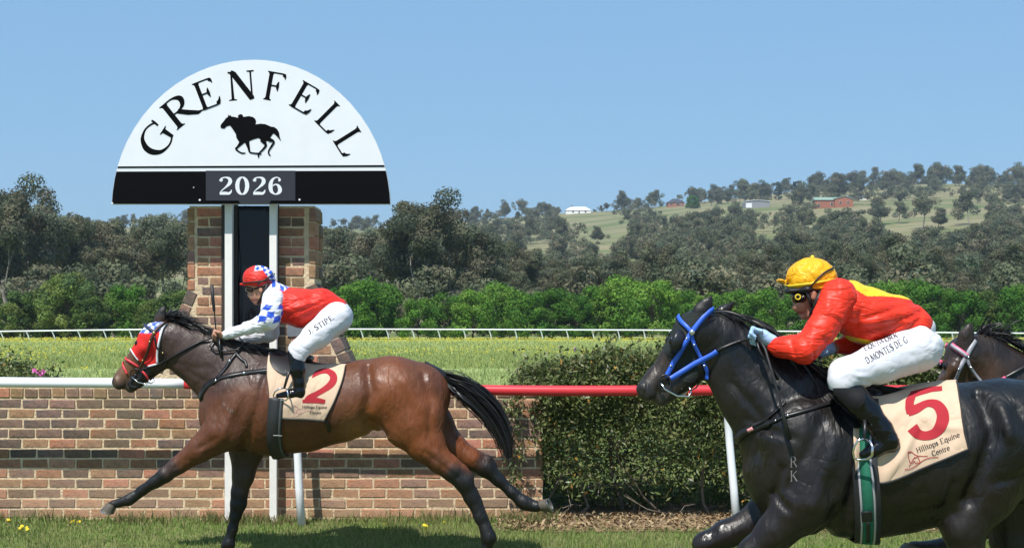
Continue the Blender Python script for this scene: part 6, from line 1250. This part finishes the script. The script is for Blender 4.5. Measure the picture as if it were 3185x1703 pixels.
def cap_obj(root, name, D0, c, rx, ry, rz, ang, rim, peak, h, m, colf=None, noise=((.003, 30, 2.),), grooves=()):
    """cap of silk over a helmet: dome cut at the rim, with a peak"""
    o = W(*c, D0); S = SDF(np.array(tuple(o)) - .24, np.array(tuple(o)) + .24, h, D0); k = D0 / F
    S.ell(o, (rx * k, ry * k, rz * k), ang, .01); a, b = W(*rim[0], D0), W(*rim[1], D0); n = Vector((b.z - a.z, 0, -(b.x - a.x))); n = n if n.z < 0 else -n; S.clip(a, n)
    S.chain(peak, .012)
    for g_ in grooves: S.groove(*g_)
    for q in noise: S.noise(*q)
    v, f = S.mesh(2); cc = None
    if colf: px = v[:, 0] / v[:, 1] * F + CX; py = HY - (v[:, 2] - CAMH) / v[:, 1] * F; cc = np.array([colf(x, y, d) for x, y, d in zip(px, py, v[:, 1] - D0)])
    return put(name, mesh(name, v, f, m, True, cc), root), v, f
hc1, cv1, cf1 = cap_obj(j1, 'helmet_cap', D1, (806, 868), 51, 44, 43, -.12, ((752, 886), (845, 894)), [(764, 884, -.035, 3, 1.), (752, 884, 0, 3, 6.), (764, 884, .035, 3, 1.)], .0052, m_cap1, cap1)
CB1 = bvh_of(cv1, cf1)
strap('cap_band', [(754, 880), (780, 877), (812, 874), (850, 869)], CB1, D1, .010, m_rubber, hc1, .002, mirror=True); strap('cap_elastic', [(848, 850), (832, 864), (812, 876), (800, 886)], CB1, D1, .008, m_rubber, hc1, .003)
part_sdf('goggles', j1, D1, [[(774, 899, 0, 10, 2.6), (786, 900, 0, 12, 2.8)]], .005, m_lens, .01)
for s in (-1, 1): MB().tube([W(832, 884, D1 + s * .085), W(822, 905, D1 + s * .085), W(812, 925, D1 + s * .07), W(803, 942, D1 + s * .03), W(800, 945, D1)], [.010, .010, .010, .010, .008], 6).obj('chin_strap', m_rubber, j1, True)
MB().tube([W(790, 899, D1 - .075), W(820, 888, D1 - .09), W(840, 880, D1 - .08)], .007, 6).obj('goggle_strap', m_rubber, j1, True)
wh1 = tag(MB().tube([W(659, 885, D1 - .14), W(662, 930, D1 - .14), W(666, 965, D1 - .14), W(667, 970, D1 - .14), W(671, 1020, D1 - .135), W(676, 1045, D1 - .135), W(684, 1100, D1 - .14)], [.013, .013, .011, .005, .0055, .008, .009], 8).obj('riding_whip', m_rubber, None, True), 'black riding whip held upright by the jockey on the bay', 'whip')

# ======================= jockey of the black horse: scarlet and yellow silks, yellow cap
j2 = thing('person', 'jockey in scarlet silks with yellow yoke and yellow cap, riding the black horse', 'person', W(2690, 1420, D2 - .1))
SK2 = (.42, .19, .12)
def skin2(x, y, d):
    if y > 968 and y < 976 and x < 2500: return (.34, .10, .08)
    if x > 2545 and y < 945: return HAIR
    if 2500 < x < 2600 and y > 930 and y < 990 : return (.38, .17, .11)
    return SK2
arm2 = [(2608, 930, -.165, 34), (2560, 1012, -.20, 30), (2500, 1088, -.22, 27), (2450, 1075, -.17, 22), (2408, 1064, -.125, 17), (2385, 1052, -.12, 19)]
farm2 = [(2650, 955, .165, 34), (2690, 1060, .20, 28), (2640, 1072, .16, 20), (2590, 1082, .11, 16), (2560, 1090, .09, 18)]
leg2 = [(2840, 1080, -.08, 54), (2735, 1125, -.18, 42), (2650, 1165, -.262, 26), (2690, 1270, -.29, 20), (2750, 1355, -.295, 22), (2762, 1380, -.295, 22), (2690, 1412, -.30, 10)]
part_sdf('body', j2, D2, [[(2532, 882, 0, 56, .92), (2536, 905, 0, 52, .9)], [(2512, 905, 0, 44, .95), (2503, 945, 0, 33, .95), (2512, 972, 0, 19, 1.2)], [(2486, 912, 0, 9, 1.3), (2478, 935, 0, 7, 1.), (2474, 957, 0, 7.5, 1.1), (2485, 963, 0, 9)], [(2491, 972, 0, 7, 1.8), (2494, 979, 0, 7, 1.8)], [(2500, 984, 0, 10, 1.5), (2512, 982, 0, 14, 1.4)], [(2520, 975, 0, 16, 2.0), (2548, 935, 0, 20, 2.0)], [(2548, 940, 0, 32, 1.), (2610, 955, 0, 40, 1.1)],
         [(2625, 955, 0, 62, 1.6), (2720, 990, 0, 70, 1.4), (2820, 1030, 0, 50, 1.25)], arm2, farm2, leg2, mir(leg2)], .0058, m_skin, .012, smooth=2, colf=skin2, ells=[(W(2529, 916, D2 - .080), (.018, .010, .030), .2, .008)], subs=[[(2527, 914, -.096, 4), (2527, 922, -.096, 3.5)], [(2484, 975.5, -.03, 1.6), (2498, 976, .0, 1.6)]])
RD, YL = (.72, .035, .014), (.80, .52, .02)
def silk2(x, y, d):
    if 2642 < x < 2838 and y < np.interp(x, [2642, 2672, 2695, 2748, 2800, 2838], [882, 906, 920, 920, 925, 933]): return YL
    if 2625 < x < 2800 and abs(y - (1052 + (x - 2640) * .20)) < 7 and d > -.17: return YL
    return RD
part_sdf('silk_shirt', j2, D2, [[(2592, 935, 0, 55, 1.5), (2625, 948, 0, 76, 1.62), (2700, 984, 0, 87, 1.42), (2780, 992, 0, 71, 1.42), (2838, 1008, 0, 62, 1.38)]], .0068, m_red2, .03, noise=((.003, (7, 6, 26), 1.), (.0025, (14, 10, 50), 2.)), clips=((W(2884, 990, D2), (1, 0, .75)), (W(2568, 935, D2), (-1, 0, .2))), smooth=2, colf=silk2,
         grooves=(([(2660, 990), (2760, 960), (2840, 945)], .008, .013), ([(2650, 1030), (2750, 1005), (2850, 970)], .009, .013), ([(2700, 1050), (2780, 1010)], .008, .011), ([(2620, 900), (2650, 960), (2640, 1010)], .007, .014), ([(2740, 1050), (2800, 1020), (2840, 990)], .007, .010), ([(2680, 940), (2780, 935)], .005, .012)))
red = lambda x, y, d: RD
part_sdf('sleeve', j2, D2, [[(2608, 922, -.15, 58), (2580, 980, -.19, 49), (2552, 1030, -.205, 46), (2500, 1086, -.22, 45), (2455, 1080, -.18, 36), (2430, 1078, -.15, 30), (2408, 1072, -.13, 23)]], .0058, m_red2, .022, noise=((.004, (26, 10, 12), 4.), (.003, (50, 20, 24), 9.)), smooth=2, colf=red, grooves=(([(2545, 985), (2590, 1010)], .006, .010), ([(2520, 1050), (2560, 1085)], .007, .009), ([(2480, 1060), (2500, 1120)], .006, .009), ([(2430, 1060), (2440, 1100)], .005, .007)))
part_sdf('sleeve', j2, D2, [[(2650, 955, .15, 55), (2690, 1040, .19, 46), (2680, 1066, .19, 36), (2640, 1072, .16, 29), (2608, 1078, .13, 22)]], .0058, m_red2, .022, noise=((.006, (16, 16, 26), 4.),), smooth=2, colf=red)
part_sdf('breeches', j2, D2, [[(2853, 1080, 0, 77, 1.32), (2835, 1050, 0, 62, 1.42)], [(2845, 1085, -.09, 74), (2735, 1127, -.19, 62), (2632, 1165, -.265, 52), (2620, 1188, -.275, 45)], [(2845, 1085, .09, 74), (2735, 1127, .19, 62), (2632, 1165, .265, 52), (2620, 1188, .275, 45)]], .0065, m_breech, .03, noise=((.003, (14, 10, 20), 2.), (.0015, (40, 30, 50), 5.)), smooth=2,
         grooves=(([(2600, 1165), (2660, 1180), (2690, 1195)], .005, .008), ([(2590, 1145), (2640, 1150)], .004, .007), ([(2860, 1065), (2920, 1080)], .003, .010), ([(2800, 1100), (2830, 1150)], .003, .010), ([(2860, 1100), (2900, 1110)], .003, .008)))
bo2 = [o for o in j2.children if o.name.startswith('breeches')][0]; BV2 = bvh_of(np.array([v.co for v in bo2.data.vertices]), [tuple(p.vertices) for p in bo2.data.polygons])
text_on('lettering', 'D.MONTES DE G', (2697, 1131), (2826, 1063), 21, BV2, D2, m_ink, bo2, wmul=1.05); text_on('lettering', 'EQUIWORX'.replace('X', 'K'), (2690, 1092), (2795, 1048), 15, BV2, D2, m_ink, bo2, wmul=1.05)
part_sdf('waistband', j2, D2, [[(2862, 1018, 0, 46, 1.45), (2850, 1030, 0, 48, 1.5)]], .006, m_breech, .02, noise=((.002, 30, 1.),), clips=((W(2893, 1000, D2), (1, 0, .9)),), smooth=2)
for s in (1, -1):
    bt, vv, ff = part_sdf('boot', j2, D2, [[(2630, 1212, -.275 * s, 48, .9), (2662, 1246, -.282 * s, 45), (2700, 1282, -.29 * s, 40), (2742, 1335, -.295 * s, 34), (2760, 1366, -.295 * s, 34)], [(2764, 1374, -.295 * s, 31), (2722, 1396, -.297 * s, 24), (2682, 1411, -.30 * s, 12)], [(2778, 1378, -.295 * s, 20), (2776, 1384, -.295 * s, 18)]], .0052, m_boot, .018, noise=((.0022, 20, 3.), (.001, 45, 1.)), clips=((W(2600, 1196, D2 - .28 * s), (-.35, 0, 1)),), smooth=2, grooves=(([(2725, 1345), (2770, 1340)], .004, .006), ([(2722, 1357), (2780, 1352)], .004, .006)))
    if s == 1:
        KB2 = bvh_of(vv, ff); patch('knee_panel', [(1206, 2592, 2676), (1222, 2598, 2690), (1240, 2612, 2690), (1255, 2630, 2684), (1268, 2650, 2672)], KB2, D2, m_kneep, bt, .006, 12, 10, None, False)
hc2, cv2, cf2 = cap_obj(j2, 'helmet_cap', D2, (2526, 868), 79, 66, 68, -.10, ((2436, 902), (2600, 900)), [(2446, 880, -.04, 5, 1.), (2424, 872, 0, 5, 6.), (2446, 880, .04, 5, 1.)], .0052, m_cap2, None, ((.0035, 26, 2.), (.0016, 60, 5.)), (([(2450, 885), (2470, 850), (2510, 815)], .005, .010), ([(2500, 895), (2560, 880), (2600, 870)], .004, .008), ([(2540, 890), (2580, 850)], .003, .008)))
CB2 = bvh_of(cv2, cf2); strap('cap_band', [(2440, 892), (2480, 886), (2530, 880), (2598, 868)], CB2, D2, .014, m_yel, hc2, .002); strap('cap_elastic', [(2590, 834), (2560, 850), (2530, 880), (2508, 902)], CB2, D2, .008, m_rubber, hc2, .004); knob('button', W(2527, 799, D2), .010, m_yel, hc2, 1.)
part_sdf('helmet_shell', j2, D2, [[(2452, 905, 0, 10, 3.5), (2500, 900, 0, 16, 3.6), (2585, 905, 0, 20, 2.2)], [(2560, 915, 0, 30, 1.75), (2590, 925, 0, 22, 1.8)]], .006, m_rubber, .02)
part_sdf('goggles', j2, D2, [[(2474, 920, 0, 14, 3.2), (2490, 925, 0, 17, 3.2)], [(2472, 936, 0, 8, 2.8), (2492, 940, 0, 9, 3.)]], .0055, m_lens, .012); ringo('goggle_ring', W(2482, 923, D2 - .098), .012, .003, m_yel, j2)
for s in (-1, 1): MB().tube([W(2556, 905, D2 + s * .085), W(2540, 935, D2 + s * .085), W(2528, 960, D2 + s * .072), W(2520, 982, D2 + s * .03), W(2517, 988, D2)], [.011, .012, .012, .010, .008], 6).obj('chin_strap', m_rubber, j2, True)
MB().tube([W(2508, 900, D2 - .088), W(2518, 930, D2 - .084), W(2528, 958, D2 - .074)], .008, 6).obj('chin_strap', m_rubber, j2, True)
part_sdf('glove', j2, D2, fist((2362, 1044, -.125), 60) + [[(2400, 1060, -.125, 21), (2372, 1044, -.125, 20, 1.1), (2352, 1040, -.125, 17, 1.3)]], .0042, m_glove, .008, noise=((.0012, 60, 1.),), smooth=1)
part_sdf('glove', j2, D2, fist((2545, 1094, .085), 56) + [[(2582, 1084, .10, 19), (2552, 1094, .088, 18, 1.2)]], .0045, m_glove, .008, smooth=1)
wh2 = tag(MB().tube([W(2355, 1040, D2 - .17), W(2380, 1085, D2 - .24), W(2408, 1180, D2 - .28), W(2420, 1225, D2 - .29), W(2436, 1290, D2 - .30), W(2456, 1366, D2 - .30)], [.008, .007, .007, .005, .010, .012], 8).obj('riding_whip', m_rubber, None, True), 'black riding whip hanging down the shoulder of the black horse', 'whip')
# ---------------------------------------------------------------- air
m_haze = bpy.data.materials.new('haze'); m_haze.use_nodes = True; nt = m_haze.node_tree
for n in list(nt.nodes):
    if n.type == 'BSDF_PRINCIPLED': nt.nodes.remove(n)
pv = nd(nt, 'ShaderNodeVolumePrincipled'); pv.inputs['Color'].default_value = (.80, .88, 1.0, 1); pv.inputs['Density'].default_value = .00016; pv.inputs['Anisotropy'].default_value = .3
nt.links.new(pv.outputs[0], nt.nodes['Material Output'].inputs['Volume'])
stuff(tag(MB().box((-3600, -70, -4), (3600, 3700, 175)).obj('haze', m_haze), 'thin pale blue haze over the distant hills', 'haze'))
